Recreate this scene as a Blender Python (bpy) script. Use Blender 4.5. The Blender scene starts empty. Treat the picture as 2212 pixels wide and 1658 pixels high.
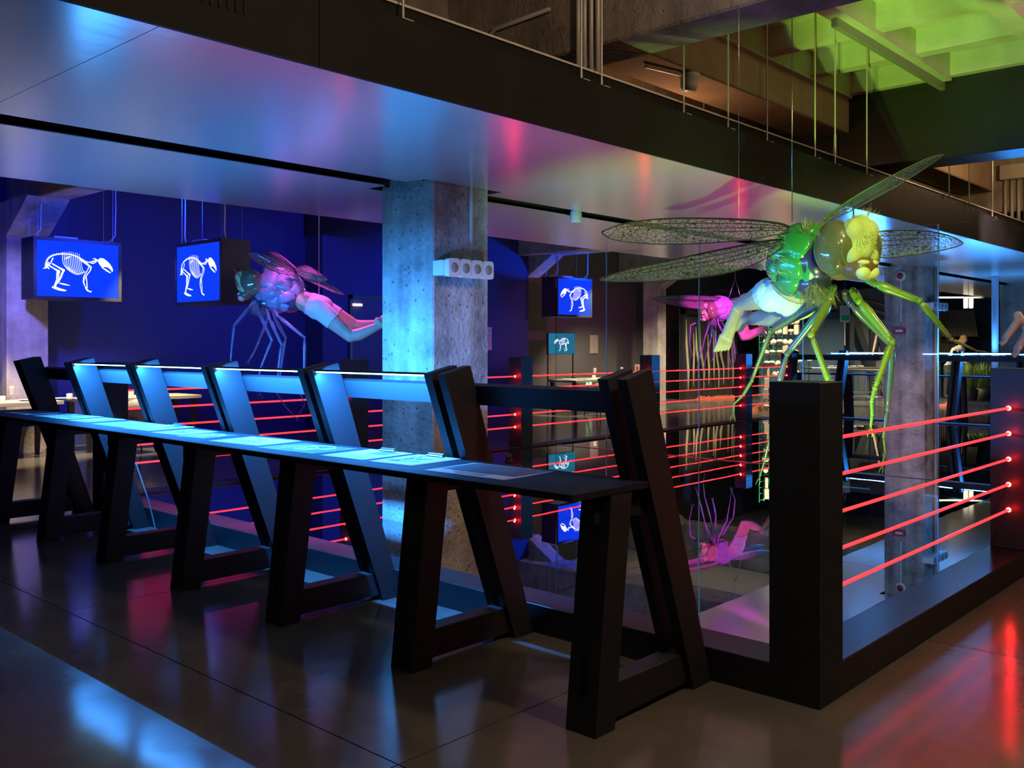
import bpy, bmesh, math, random
from mathutils import Vector, Matrix, Euler, Quaternion

# ------------------------------------------------------------------ camera
F, CX, YH, ZC, TH = 2030.0, 1106.0, 745.0, 1.5, math.radians(42.6)   # 2212 x 1658 frame
FW = Vector((math.cos(TH), math.sin(TH), 0)); RT = Vector((math.sin(TH), -math.cos(TH), 0)); UP = Vector((0, 0, 1))
scene = bpy.context.scene
COL = scene.collection
cam_d = bpy.data.cameras.new('camera'); cam = bpy.data.objects.new('camera', cam_d); COL.objects.link(cam)
cam.location = (0, 0, ZC); cam.rotation_euler = (math.pi / 2, 0, TH - math.pi / 2)
cam_d.sensor_width = 36.0; cam_d.lens = F / 2212.0 * 36.0; cam_d.shift_y = -(829.0 - YH) / 2212.0
cam_d.clip_end = 200
scene.camera = cam

# ------------------------------------------------------------------ world, view
world = bpy.data.worlds.new('world'); scene.world = world; world.use_nodes = True
bg = world.node_tree.nodes['Background']; bg.inputs[0].default_value = (0.30, 0.27, 0.25, 1); bg.inputs[1].default_value = 0.022
vs = scene.view_settings
scene.display_settings.display_device = 'sRGB'
vs.view_transform = 'Standard'; vs.look = 'None'; vs.gamma = 1.0; vs.use_curve_mapping = False; vs.exposure = 0.0
try:
    scene.cycles.use_denoising = True
    scene.cycles.max_bounces = 10; scene.cycles.transparent_max_bounces = 16
    scene.cycles.sample_clamp_indirect = 4.0
    scene.cycles.caustics_reflective = False; scene.cycles.caustics_refractive = False
    scene.cycles.use_light_tree = True
except Exception:
    pass

# ------------------------------------------------------------------ the room's lamps and added fill lamps
def lamp(name, kind, loc, color, power, target=None, **kw):
    d = bpy.data.lights.new(name, kind); d.color = color; d.energy = power
    for k, v in kw.items(): setattr(d, k, v)
    o = bpy.data.objects.new(name, d); COL.objects.link(o); o.location = loc
    if target is not None:
        o.rotation_euler = (Vector(target) - Vector(loc)).to_track_quat('-Z', 'Y').to_euler()
    return o
def spot(name, loc, target, color, power, angle, blend=0.4, size=0.05):
    return lamp(name, 'SPOT', loc, color, power, target, spot_size=math.radians(angle), spot_blend=blend, shadow_soft_size=size)

BLUE = (0.03, 0.28, 1.0); DEEP = (0.0, 0.02, 1.0); GREEN = (0.48, 1.0, 0.05); MAG = (1.0, 0.05, 0.72); WARM = (1.0, 0.80, 0.50)
# theatre spots on the hanging sculptures, plus added lamps for mirror bounce and fill
spot('spot_green', (0.5, -0.5, 3.7), (5.30, 2.85, 1.80), GREEN, 1000, 24, 0.5, 0.06)
spot('bounce_green_up', (4.25, 2.00, 0.24), (7.1, 3.9, 2.73), (0.45, 1.0, 0.16), 360, 70, 0.7, 0.03)  # added low lamp for the green light the mirror throws at the ceiling
spot('bounce_coffer', (4.93, 2.32, 0.24), (9.1, 3.1, 4.4), GREEN, 720, 30, 0.5, 0.05)  # added lamp; stands in for green bounced off the mirror into the coffers
spot('spot_blue_hips', (4.4, 4.4, 3.30), (5.55, 3.05, 1.8), (0.35, 0.65, 1.0), 7, 40, 0.6, 0.08)
spot('spot_magenta_a', (6.2, 8.9, 4.0), (5.70, 7.70, 2.0), MAG, 1100, 36, 0.5, 0.06)
spot('spot_magenta_b', (4.9, 7.1, 2.70), (5.45, 7.75, 2.0), (1.0, 0.16, 0.95), 60, 62, 0.6, 0.06)
spot('spot_magenta_c', (12.0, 6.0, 2.65), (13.2, 7.7, 2.15), MAG, 1000, 44, 0.5, 0.06)
spot('bounce_magenta_up', (8.2, 7.6, 0.25), (7.8, 6.6, 2.73), (1.0, 0.12, 0.75), 45, 110, 0.8, 0.05)  # added in place of magenta bounced up from the mirror floor
spot('bounce_violet_up', (4.60, 2.17, 0.24), (5.8, 4.6, 2.73), (0.62, 0.36, 1.0), 36, 90, 0.8, 0.05)  # added violet lift for the ceiling, as if thrown back by the mirror
spot('fill_cool_up', (11.5, 3.0, 0.24), (13.0, 4.8, 2.73), (0.45, 0.68, 1.0), 130, 120, 0.8, 0.05)  # added uplight to brighten the ceiling past the glass
spot('fill_second_column', (11.2, 2.6, 3.35), (15.3, 5.4, 1.2), (1.0, 0.66, 0.72), 520, 36, 0.6, 0.1)  # added fill that brightens the second column
lamp('violet_fill_light', 'POINT', (8.6, 9.9, 3.2), (0.40, 0.36, 1.0), 60, shadow_soft_size=0.15)  # added fill for the open ceiling as the mirror shows it
# cool wash over the dining wall, warm spots over the dining tables
for i, x in enumerate((3.4, 6.4, 9.4, 12.4)):
    spot('spot_wall_wash', (x, 11.2, 3.5), (x + 0.3, 14.45, 1.9), DEEP, 260, 95, 0.8, 0.10)
spot('spot_blue_column', (1.1, 5.75, 2.66), (4.78, 5.50, 0.95), (0.02, 0.30, 1.0), 420, 26, 0.6, 0.06)
spot('spot_haunch', (16.9, 11.6, 2.9), (15.8, 13.3, 3.4), (0.0, 0.06, 1.0), 420, 60, 0.8, 0.1)
spot('spot_haunch', (6.2, 11.2, 2.7), (5.1, 13.3, 3.3), (0.0, 0.06, 1.0), 260, 60, 0.8, 0.1)
spot('fill_amber', (9.6, 0.4, 3.3), (8.3, 2.0, 1.6), (0.95, 0.9, 0.25), 160, 40, 0.6, 0.06)  # added fill on the bare foot at the frame edge
spot('spot_column_wash', (3.9, 11.8, 3.0), (5.1, 13.9, 1.9), (0.20, 0.18, 1.0), 700, 46, 0.8, 0.1)
for x, y, p in ((4.4, 12.6, 1300), (6.3, 12.7, 1300), (16.3, 12.2, 1500), (17.9, 12.4, 1500)):
    spot('spot_dining', (x, y, 3.3), (x, y + 0.6, 0.75), WARM, p, 48, 0.5, 0.05)
# warm house light in the open ceiling and the galleries beyond
lamp('house_light', 'POINT', (3.2, 0.2, 3.9), (1.0, 0.72, 0.46), 170, shadow_soft_size=0.15)
lamp('house_light', 'POINT', (8.0, 0.4, 3.9), (1.0, 0.66, 0.40), 60, shadow_soft_size=0.15)
lamp('house_light', 'POINT', (7.4, 4.9, 3.3), (1.0, 0.52, 0.26), 16, shadow_soft_size=0.15)
lamp('house_light', 'POINT', (13.0, 2.6, 3.9), (1.0, 0.62, 0.30), 70, shadow_soft_size=0.15)
lamp('house_light', 'POINT', (-2.2, 0.4, 3.6), (1.0, 0.78, 0.56), 40, shadow_soft_size=0.2)
for x, y, z, p in ((18.6, 13.9, 2.45, 420), (21.0, 12.0, 3.3, 800), (19.2, 9.4, 3.3, 900), (24.6, 9.8, 3.3, 900), (24.0, 7.4, 3.4, 900), (24.5, 4.6, 3.4, 900), (19.5, 3.6, 3.2, 500)):
    lamp('gallery_light', 'SPOT', (x, y, z), (1.0, 0.84, 0.58), p, (x + 0.8, y + 0.3, 0.4), spot_size=math.radians(125), spot_blend=0.7, shadow_soft_size=0.12)

# ------------------------------------------------------------------ pixel helpers (a pixel gives a direction only)
def ray(px, py): return FW + RT * ((px - CX) / F) + UP * ((YH - py) / F)
def P(px, py, d): return Vector((0, 0, ZC)) + ray(px, py) * d
def PX(px, py, X): r = ray(px, py); return Vector((0, 0, ZC)) + r * (X / r.x)
def PY(px, py, Y): r = ray(px, py); return Vector((0, 0, ZC)) + r * (Y / r.y)
def PZ(px, py, z): r = ray(px, py); return Vector((0, 0, ZC)) + r * ((z - ZC) / r.z)

# ------------------------------------------------------------------ mesh builder
class MB:
    def __init__(s): s.v = []; s.f = []; s.m = []; s.cur = 0
    def add(s, vs, fs):
        o = len(s.v); s.v += [tuple(v) for v in vs]; s.f += [tuple(i + o for i in f) for f in fs]; s.m += [s.cur] * len(fs)
        return s
    def box(s, x0, x1, y0, y1, z0, z1):
        return s.add([(x0, y0, z0), (x1, y0, z0), (x1, y1, z0), (x0, y1, z0), (x0, y0, z1), (x1, y0, z1), (x1, y1, z1), (x0, y1, z1)],
                     [(0, 3, 2, 1), (4, 5, 6, 7), (0, 1, 5, 4), (1, 2, 6, 5), (2, 3, 7, 6), (3, 0, 4, 7)])
    def hexa(s, b, t):      # bottom 4 points, top 4 points (ccw seen from above)
        return s.add(list(b) + list(t), [(0, 3, 2, 1), (4, 5, 6, 7), (0, 1, 5, 4), (1, 2, 6, 5), (2, 3, 7, 6), (3, 0, 4, 7)])
    def bbox(s, x0, x1, y0, y1, z0, z1, c=0.004):   # box with chamfered edges
        pts = []
        for z, i in ((z0, c), (z0 + c, 0), (z1 - c, 0), (z1, c)):
            pts += [(x0 + i, y0 + i, z), (x1 - i, y0 + i, z), (x1 - i, y1 - i, z), (x0 + i, y1 - i, z)]
        fs = [(0, 3, 2, 1), (12, 13, 14, 15)]
        for k in range(3):
            for j in range(4): fs.append((k * 4 + j, k * 4 + (j + 1) % 4, k * 4 + 4 + (j + 1) % 4, k * 4 + 4 + j))
        return s.add(pts, fs)
    def prism(s, poly, z0, z1):
        n = len(poly); return s.add([(x, y, z0) for x, y in poly] + [(x, y, z1) for x, y in poly],
            [tuple(range(n - 1, -1, -1)), tuple(range(n, 2 * n))] + [(i, (i + 1) % n, n + (i + 1) % n, n + i) for i in range(n)])
    def extr(s, poly, off):  # 3D polygon extruded by a vector
        off = Vector(off); n = len(poly)
        return s.add([tuple(p) for p in poly] + [tuple(Vector(p) + off) for p in poly],
            [tuple(range(n - 1, -1, -1)), tuple(range(n, 2 * n))] + [(i, (i + 1) % n, n + (i + 1) % n, n + i) for i in range(n)])
    def tube(s, pts, r, n=8, cap=True, flat=1.0):
        pts = [Vector(p) for p in pts]; m = len(pts)
        rs = r if isinstance(r, (list, tuple)) else [r] * m
        t0 = (pts[1] - pts[0]).normalized()
        ref = Vector((0, 0, 1)) if abs(t0.z) < 0.9 else Vector((1, 0, 0))
        u = t0.cross(ref).normalized(); vs = []; 
        for i, p in enumerate(pts):
            t = (pts[min(i + 1, m - 1)] - pts[max(i - 1, 0)]).normalized()
            u = (u - t * u.dot(t)).normalized(); w = t.cross(u)
            for k in range(n):
                a = 2 * math.pi * k / n; vs.append(p + u * (math.cos(a) * rs[i] * flat) + w * (math.sin(a) * rs[i]))
        fs = [(i * n + k, i * n + (k + 1) % n, (i + 1) * n + (k + 1) % n, (i + 1) * n + k) for i in range(m - 1) for k in range(n)]
        if cap: fs += [tuple(range(n - 1, -1, -1)), tuple((m - 1) * n + k for k in range(n))]
        return s.add(vs, fs)
    def lathe(s, prof, c=(0, 0, 0), n=20, axis='Z'):
        c = Vector(c); vs = []
        for r, z in prof:
            for k in range(n):
                a = 2 * math.pi * k / n; x, y = r * math.cos(a), r * math.sin(a)
                vs.append(c + (Vector((x, y, z)) if axis == 'Z' else Vector((z, x, y)) if axis == 'X' else Vector((y, z, x))))
        m = len(prof)
        fs = [(i * n + k, i * n + (k + 1) % n, (i + 1) * n + (k + 1) % n, (i + 1) * n + k) for i in range(m - 1) for k in range(n)]
        if prof[0][0] > 1e-6: fs.append(tuple(range(n - 1, -1, -1)))
        if prof[-1][0] > 1e-6: fs.append(tuple((m - 1) * n + k for k in range(n)))
        return s.add(vs, fs)
    def ell(s, c, r, rot=None, n=16, m=10):
        c = Vector(c); R = rot if rot is not None else Matrix.Identity(3)
        if not isinstance(r, (tuple, list)): r = (r, r, r)
        vs = [c + R @ Vector((0, 0, -r[2]))]
        for i in range(1, m):
            p = math.pi * i / m - math.pi / 2
            for k in range(n):
                a = 2 * math.pi * k / n
                vs.append(c + R @ Vector((r[0] * math.cos(p) * math.cos(a), r[1] * math.cos(p) * math.sin(a), r[2] * math.sin(p))))
        vs.append(c + R @ Vector((0, 0, r[2]))); L = len(vs) - 1
        fs = [(0, 1 + (k + 1) % n, 1 + k) for k in range(n)]
        for i in range(m - 2):
            for k in range(n): fs.append((1 + i * n + k, 1 + i * n + (k + 1) % n, 1 + (i + 1) * n + (k + 1) % n, 1 + (i + 1) * n + k))
        fs += [(L, 1 + (m - 2) * n + k, 1 + (m - 2) * n + (k + 1) % n) for k in range(n)]
        return s.add(vs, fs)
    def cone(s, p, q, r, n=4): # spike
        p, q = Vector(p), Vector(q); t = (q - p).normalized()
        u = t.cross(Vector((0.3, 0.5, 0.81))).normalized(); w = t.cross(u)
        return s.add([p + (u * math.cos(6.2832 * k / n) + w * math.sin(6.2832 * k / n)) * r for k in range(n)] + [q],
                     [(k, (k + 1) % n, n) for k in range(n)])
    def mesh(s, name, mats, smooth=False):
        me = bpy.data.meshes.new(name); me.from_pydata(s.v, [], s.f); me.update()
        for mt in (mats if isinstance(mats, (list, tuple)) else [mats]): me.materials.append(mt)
        if any(s.m): me.polygons.foreach_set('material_index', s.m)
        if smooth: me.polygons.foreach_set('use_smooth', [True] * len(me.polygons))
        return me
    def build(s, name, mats, parent=None, smooth=False, loc=None):
        o = bpy.data.objects.new(name, s.mesh(name, mats, smooth)); COL.objects.link(o)
        if parent is not None: o.parent = parent
        if loc is not None: o.location = loc
        return o
def tag(o, label=None, cat=None, group=None, kind=None):
    if label: o['label'] = label
    if cat: o['category'] = cat
    if group: o['group'] = group
    if kind: o['kind'] = kind
    return o
def thing(name, label, cat, loc=(0, 0, 0), rz=0.0, group=None):
    o = bpy.data.objects.new(name, None); COL.objects.link(o); o.location = loc; o.rotation_euler = (0, 0, rz)
    o.empty_display_size = 0.1
    return tag(o, label, cat, group)
def dup(root, loc=None, rz=None, label=None, group=None, parent=None):
    r = root.copy(); COL.objects.link(r)
    if parent is not None: r.parent = parent
    if loc is not None: r.location = loc
    if rz is not None: r.rotation_euler = (0, 0, rz)
    if label: r['label'] = label
    if group: r['group'] = group
    for ch in list(root.children): dup(ch, parent=r)
    return r
rnd = random.Random(7)

# ------------------------------------------------------------------ materials
MATS = {}
def mat(name, color=(0.5, 0.5, 0.5), rough=0.5, metal=0.0, emit=None, estr=0.0, spec=0.5, coat=0.0, noise=None, bump=None, alpha=1.0, sheen=0.0, trans=0.0):
    if name in MATS: return MATS[name]
    m = bpy.data.materials.new(name); m.use_nodes = True; nt = m.node_tree; b = nt.nodes['Principled BSDF']
    b.inputs['Base Color'].default_value = (*color, 1); b.inputs['Roughness'].default_value = rough; b.inputs['Metallic'].default_value = metal
    b.inputs['Specular IOR Level'].default_value = spec; b.inputs['Coat Weight'].default_value = coat; b.inputs['Coat Roughness'].default_value = 0.08
    b.inputs['Sheen Weight'].default_value = sheen; b.inputs['Alpha'].default_value = alpha; b.inputs['Transmission Weight'].default_value = trans
    if emit: b.inputs['Emission Color'].default_value = (*emit, 1); b.inputs['Emission Strength'].default_value = estr
    tc = None
    def coords():
        nonlocal tc
        if tc is None: tc = nt.nodes.new('ShaderNodeTexCoord')
        return tc.outputs['Object']
    if noise:   # (scale, colour2, detail, [stretch])
        sc, c2, det = noise[:3]; st = noise[3] if len(noise) > 3 else (1, 1, 1)
        mp = nt.nodes.new('ShaderNodeMapping'); mp.inputs['Scale'].default_value = st; nt.links.new(coords(), mp.inputs[0])
        n = nt.nodes.new('ShaderNodeTexNoise'); n.inputs['Scale'].default_value = sc; n.inputs['Detail'].default_value = det; nt.links.new(mp.outputs[0], n.inputs['Vector'])
        r = nt.nodes.new('ShaderNodeValToRGB'); r.color_ramp.elements[0].position = 0.32; r.color_ramp.elements[1].position = 0.68
        r.color_ramp.elements[0].color = (*color, 1); r.color_ramp.elements[1].color = (*c2, 1)
        nt.links.new(n.outputs['Fac'], r.inputs[0]); nt.links.new(r.outputs[0], b.inputs['Base Color'])
    if bump:    # (scale, strength, detail, [stretch])
        sc, stg, det = bump[:3]; st = bump[3] if len(bump) > 3 else (1, 1, 1)
        mp = nt.nodes.new('ShaderNodeMapping'); mp.inputs['Scale'].default_value = st; nt.links.new(coords(), mp.inputs[0])
        n = nt.nodes.new('ShaderNodeTexNoise'); n.inputs['Scale'].default_value = sc; n.inputs['Detail'].default_value = det; nt.links.new(mp.outputs[0], n.inputs['Vector'])
        bn = nt.nodes.new('ShaderNodeBump'); bn.inputs['Strength'].default_value = stg; bn.inputs['Distance'].default_value = 0.02
        nt.links.new(n.outputs['Fac'], bn.inputs['Height']); nt.links.new(bn.outputs[0], b.inputs['Normal'])
    MATS[name] = m; return m

def concrete(name, c1, c2, rough=0.85, board=4.0, bump=0.5):
    """board-marked concrete: blotches, vertical board streaks, pits"""
    m = bpy.data.materials.new(name); m.use_nodes = True; nt = m.node_tree; N = nt.nodes.new; L = nt.links.new; b = nt.nodes['Principled BSDF']
    b.inputs['Roughness'].default_value = rough
    g = N('ShaderNodeNewGeometry')
    n1 = N('ShaderNodeTexNoise'); n1.inputs['Scale'].default_value = 2.3; n1.inputs['Detail'].default_value = 8; n1.inputs['Roughness'].default_value = 0.65; L(g.outputs['Position'], n1.inputs['Vector'])
    mp = N('ShaderNodeMapping'); mp.inputs['Scale'].default_value = (board, board, 0.22); L(g.outputs['Position'], mp.inputs[0])
    n2 = N('ShaderNodeTexNoise'); n2.inputs['Scale'].default_value = 1.6; n2.inputs['Detail'].default_value = 5; L(mp.outputs[0], n2.inputs['Vector'])
    vo = N('ShaderNodeTexVoronoi'); vo.inputs['Scale'].default_value = 14; L(g.outputs['Position'], vo.inputs['Vector'])
    pit = N('ShaderNodeMapRange'); pit.inputs['From Min'].default_value = 0.05; pit.inputs['From Max'].default_value = 0.16; L(vo.outputs['Distance'], pit.inputs[0])
    mx = N('ShaderNodeMix'); mx.data_type = 'FLOAT'; mx.inputs[0].default_value = 0.33; L(n1.outputs['Fac'], mx.inputs[2]); L(n2.outputs['Fac'], mx.inputs[3])
    r = N('ShaderNodeValToRGB'); r.color_ramp.elements[0].position = 0.36; r.color_ramp.elements[1].position = 0.64
    r.color_ramp.elements[0].color = (*c1, 1); r.color_ramp.elements[1].color = (*c2, 1); L(mx.outputs[0], r.inputs[0]); L(r.outputs[0], b.inputs['Base Color'])
    n3 = N('ShaderNodeTexNoise'); n3.inputs['Scale'].default_value = 26; n3.inputs['Detail'].default_value = 6; L(g.outputs['Position'], n3.inputs['Vector'])
    h1 = N('ShaderNodeMath'); h1.operation = 'ADD'; L(n3.outputs['Fac'], h1.inputs[0]); L(n2.outputs['Fac'], h1.inputs[1])
    h2 = N('ShaderNodeMath'); h2.operation = 'ADD'; L(h1.outputs[0], h2.inputs[0]); L(pit.outputs[0], h2.inputs[1])
    bn = N('ShaderNodeBump'); bn.inputs['Strength'].default_value = bump; bn.inputs['Distance'].default_value = 0.02; L(h2.outputs[0], bn.inputs['Height']); L(bn.outputs[0], b.inputs['Normal'])
    MATS[name] = m; return m

M_conc = concrete('concrete', (0.15, 0.125, 0.105), (0.66, 0.60, 0.53), bump=1.0)
M_conc_far = concrete('concrete_far', (0.20, 0.18, 0.15), (0.44, 0.40, 0.34), bump=0.35)
M_beam = concrete('concrete_beam', (0.15, 0.12, 0.095), (0.36, 0.30, 0.24), board=3.0)
M_white_conc = concrete('painted_concrete', (0.52, 0.51, 0.47), (0.66, 0.64, 0.60), rough=0.6, board=2.0, bump=0.2)
M_tan_conc = concrete('plastered_beam', (0.30, 0.20, 0.13), (0.42, 0.30, 0.20), board=2.0, bump=0.15)
M_black = mat('black_laminate', (0.014, 0.0155, 0.018), 0.5, spec=0.3, bump=(180, 0.05, 3))
M_blackm = mat('black_metal', (0.018, 0.019, 0.021), 0.38, bump=(60, 0.03, 2))
M_fascia = mat('black_fascia', (0.009, 0.009, 0.008), 0.6, noise=(3, (0.014, 0.013, 0.012), 6), spec=0.08)
M_steel = mat('brushed_steel', (0.55, 0.55, 0.56), 0.28, metal=1.0)
M_conduit = mat('galvanised_conduit', (0.52, 0.48, 0.42), 0.45, metal=0.2)
M_white = mat('white_plastic', (0.80, 0.80, 0.78), 0.35)
M_red = mat('red_plastic', (0.55, 0.02, 0.03), 0.4)
M_ceil = mat('gloss_white_ceiling', (0.72, 0.73, 0.76), 0.20, metal=0.40, spec=0.7, bump=(1.3, 0.05, 3, (1, 7, 1)))
M_void = mat('ceiling_void', (0.008, 0.008, 0.009), 0.9)
M_paper = mat('white_paper', (0.30, 0.30, 0.30), 0.6)
M_ink = mat('dark_print', (0.012, 0.012, 0.016), 0.5, noise=(30, (0.07, 0.07, 0.08), 4))
M_text = mat('grey_text', (0.05, 0.05, 0.055), 0.6)
M_led = mat('blue_led', (0.1, 0.3, 0.9), 0.4, emit=(0.22, 0.66, 1.0), estr=14.0)
M_laser = mat('red_light_tube', (0.6, 0.02, 0.02), 0.4, emit=(1.0, 0.018, 0.022), estr=4.2)
M_laser_end = mat('red_light_emitter', (0.6, 0.02, 0.02), 0.4, emit=(1.0, 0.025, 0.022), estr=40.0)
# ================================================================== SETTING
def struct(mb, name, m, label=None, cat=None, parent=None, smooth=False):
    o = mb.build(name, m, parent, smooth)
    if parent is None: tag(o, label, cat, kind='structure')
    return o
# ---- polished concrete floor, saw-cut into slabs
def floor_material():
    m = bpy.data.materials.new('polished_concrete'); m.use_nodes = True; nt = m.node_tree; N = nt.nodes.new; L = nt.links.new; b = nt.nodes['Principled BSDF']
    g = N('ShaderNodeNewGeometry')
    n1 = N('ShaderNodeTexNoise'); n1.inputs['Scale'].default_value = 1.1; n1.inputs['Detail'].default_value = 9; n1.inputs['Roughness'].default_value = 0.62; L(g.outputs['Position'], n1.inputs['Vector'])
    r = N('ShaderNodeValToRGB'); r.color_ramp.elements[0].position = 0.35; r.color_ramp.elements[1].position = 0.7
    r.color_ramp.elements[0].color = (0.075, 0.067, 0.058, 1); r.color_ramp.elements[1].color = (0.138, 0.122, 0.104, 1)
    L(n1.outputs['Fac'], r.inputs[0]); L(r.outputs[0], b.inputs['Base Color'])
    n2 = N('ShaderNodeTexNoise'); n2.inputs['Scale'].default_value = 5; n2.inputs['Detail'].default_value = 6; L(g.outputs['Position'], n2.inputs['Vector'])
    mr = N('ShaderNodeMapRange'); mr.inputs['To Min'].default_value = 0.10; mr.inputs['To Max'].default_value = 0.20; L(n2.outputs['Fac'], mr.inputs[0]); L(mr.outputs[0], b.inputs['Roughness'])
    n3 = N('ShaderNodeTexNoise'); n3.inputs['Scale'].default_value = 3.5; n3.inputs['Detail'].default_value = 4; L(g.outputs['Position'], n3.inputs['Vector'])
    bn = N('ShaderNodeBump'); bn.inputs['Strength'].default_value = 0.05; bn.inputs['Distance'].default_value = 0.02; L(n3.outputs['Fac'], bn.inputs['Height']); L(bn.outputs[0], b.inputs['Normal'])
    b.inputs['Specular IOR Level'].default_value = 0.55
    return m
M_floor = floor_material()
fl = struct(MB().box(-8, 42, -14, 19, -0.20, -0.012), 'floor', mat('joint_filler', (0.02, 0.018, 0.016), 0.8), 'polished concrete floor cut into large slabs', 'floor')
xs = [-8, -3.32, -0.56, 2.20, 4.96, 7.72, 10.48, 13.24, 16.0, 20.0, 24.5, 42]; ys = [-14, -5.9, -3.08, -0.25, 2.575, 5.42, 8.26, 11.1, 14.0, 19]
EN = (3.92, 17.1, 1.92, 8.33)    # inside of the kerb: no slab under the mirror
def minus(r, h):                 # rectangle minus rectangle -> list of rectangles
    x0, x1, y0, y1 = r; a0, a1, b0, b1 = h
    if a1 <= x0 or a0 >= x1 or b1 <= y0 or b0 >= y1: return [r]
    out = []
    if y0 < b0: out.append((x0, x1, y0, b0))
    if b1 < y1: out.append((x0, x1, b1, y1))
    m0, m1 = max(y0, b0), min(y1, b1)
    if x0 < a0: out.append((x0, a0, m0, m1))
    if a1 < x1: out.append((a1, x1, m0, m1))
    return out
for i in range(len(xs) - 1):
    for j in range(len(ys) - 1):
        g = 0.0035; rs = minus((xs[i] + g, xs[i + 1] - g, ys[j] + g, ys[j + 1] - g), EN)
        if rs:
            mb = MB()
            for r in rs: mb.box(r[0], r[1], r[2], r[3], -0.012, 0)
            mb.build('concrete_slab', M_floor, fl)
# ---- mirror floor inside the kerb, laid in panels
ZM = 0.128
M_mirror = mat('black_mirror', (0.74, 0.74, 0.76), 0.006, metal=1.0, bump=(1.4, 0.016, 2))
M_strip = mat('joint_strip', (0.75, 0.75, 0.80), 0.25, metal=1.0)
mf = struct(MB().box(3.93, 17.09, 1.93, 8.32, 0.002, ZM - 0.012), 'mirror_floor', M_void, 'dark mirror floor enclosed by the red light railing', 'mirror floor')
mx = [3.93, 5.80, 7.87, 9.95, 12.02, 14.1, 17.09]; my = [1.93, 3.36, 4.69, 6.02, 7.35, 8.32]
for i in range(len(mx) - 1):
    for j in range(len(my) - 1):
        MB().box(mx[i] + 0.0025, mx[i + 1] - 0.0025, my[j] + 0.0025, my[j + 1] - 0.0025, ZM - 0.012, ZM).build('mirror_panel', M_mirror, mf)
# ---- suspended gloss ceiling with a slot on the column line, and its black fascia
ZT = 2.73
ce = struct(MB().box(-6, 30, 3.47, 7.40, ZT + 0.28, ZT + 0.30), 'ceiling', M_void, 'suspended ceiling of glossy white panels', 'ceiling')
cx = [-6, -1.9, 1.75, 5.72, 9.4, 13.1, 16.8, 20.5, 24.5, 30]
COLS = [(5.08, 5.50), (15.45, 5.50), (21.75, 5.50)]
for i in range(len(cx) - 1):
    for (a, b) in ((3.462, 5.39), (5.64, 7.40)):
        rs = [(cx[i] + 0.002, cx[i + 1] - 0.002, a, b)]
        for (qx, qy) in COLS:
            rs = [t for r in rs for t in minus(r, (qx - 0.40, qx + 0.46, qy - 0.31, qy + 0.36))]
        mb = MB()
        for r in rs: mb.box(r[0], r[1], r[2], r[3], ZT, ZT + 0.006)
        mb.build('ceiling_panel', M_ceil, ce)
MB().box(-6, 30, 5.70, 5.72, ZT + 0.006, ZT + 0.28).build('slot_baffle', M_void, ce); MB().box(-6, 30, 7.38, 7.40, ZT + 0.006, ZT + 0.28).build('edge_baffle', M_void, ce)
fa = struct(MB().box(-6, 30, 3.445, 3.46, ZT + 0.01, 3.065), 'trim_1', M_fascia, 'black steel fascia along the suspended ceiling edge', 'fascia')
fx = [-6, -0.9, 1.02, 2.475, 6.6, 9.1, 11.3, 13.7, 15.4, 18, 30]
for i in range(len(fx) - 1):
    MB().box(fx[i] + 0.002, fx[i + 1] - 0.002, 3.43, 3.445, ZT - 0.004, 3.065).build('fascia_panel', M_fascia, fa)
mb = MB()
# grille: rows of slots on one fascia panel
for k in range(22): mb.box(1.30 + k * 0.038, 1.312 + k * 0.038, 3.425, 3.431, 2.86, 2.98)
mb.build('grille_slats', M_void, fa)
MB().box(-6, 30, 3.54, 3.56, 3.0, 3.17).build('back_channel', M_fascia, fa)
MB().box(-6, 30, 3.53, 3.57, 3.17, 3.182).build('channel_lip', M_conduit, fa)
# ---- concrete columns
def column(x, y, s, z1, name='concrete_column', label='', m=M_conc):
    c = 0.012
    mb = MB(); h = s / 2
    poly = [(x - h + c, y - h), (x + h - c, y - h), (x + h, y - h + c), (x + h, y + h - c), (x + h - c, y + h), (x - h + c, y + h), (x - h, y + h - c), (x - h, y - h + c)]
    mb.prism(poly, 0.0, z1); o = mb.build(name, m)
    tag(o, label, 'column', kind='structure'); return o
# ---- concrete slab, beams and coffers of the open ceiling
ZS = 4.42
sl = struct(MB().box(-8, 42, -14, 19, ZS, ZS + 0.3), 'ceiling_slab', M_white_conc, 'painted concrete slab of the open ceiling', 'ceiling')
for k in range(9):
    y = -4.0 + k * 1.02
    if y < 4.2: MB().box(5.4, 9.95, y, y + 0.16, ZS - 0.26, ZS).build('coffer_rib', M_white_conc, sl)
for k in range(5):
    x = 6.1 + k * 0.95
    MB().box(x, x + 0.15, -4.0, 4.2, ZS - 0.22, ZS).build('coffer_rib', M_white_conc, sl)
def beam(name, m, x0, x1, y0, y1, z0, z1, label):
    return struct(MB().bbox(x0, x1, y0, y1, z0, z1, 0.015), name, m, label, 'beam')
beam('concrete_beam', M_beam, 4.98, 5.38, -14, 19, 3.49, ZS, 'rough concrete beam crossing above the nearest column')
beam('black_beam', M_blackm, 10.0, 10.5, -14, 4.3, 3.40, ZS, 'black painted ceiling beam above the glass partition')
beam('black_beam', M_blackm, 10.0, 10.5, 4.3, 14.3, 3.47, ZS, 'black painted beam running on above the dining area')
beam('concrete_beam', M_conc_far, 15.25, 16.02, -14, 19, 3.47, ZS, 'concrete beam above the second column')
beam('concrete_beam', M_conc_far, 21.4, 21.9, -14, 19, 3.47, ZS, 'concrete beam farthest back')
beam('plaster_beam', M_tan_conc, 5.38, 10.0, 4.22, 4.72, 3.80, ZS, 'brown plastered beam beside the green lit coffers')
beam('plaster_beam', M_tan_conc, 10.5, 15.25, 4.22, 4.72, 3.80, ZS, 'brown plastered beam behind the black beam')
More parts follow.
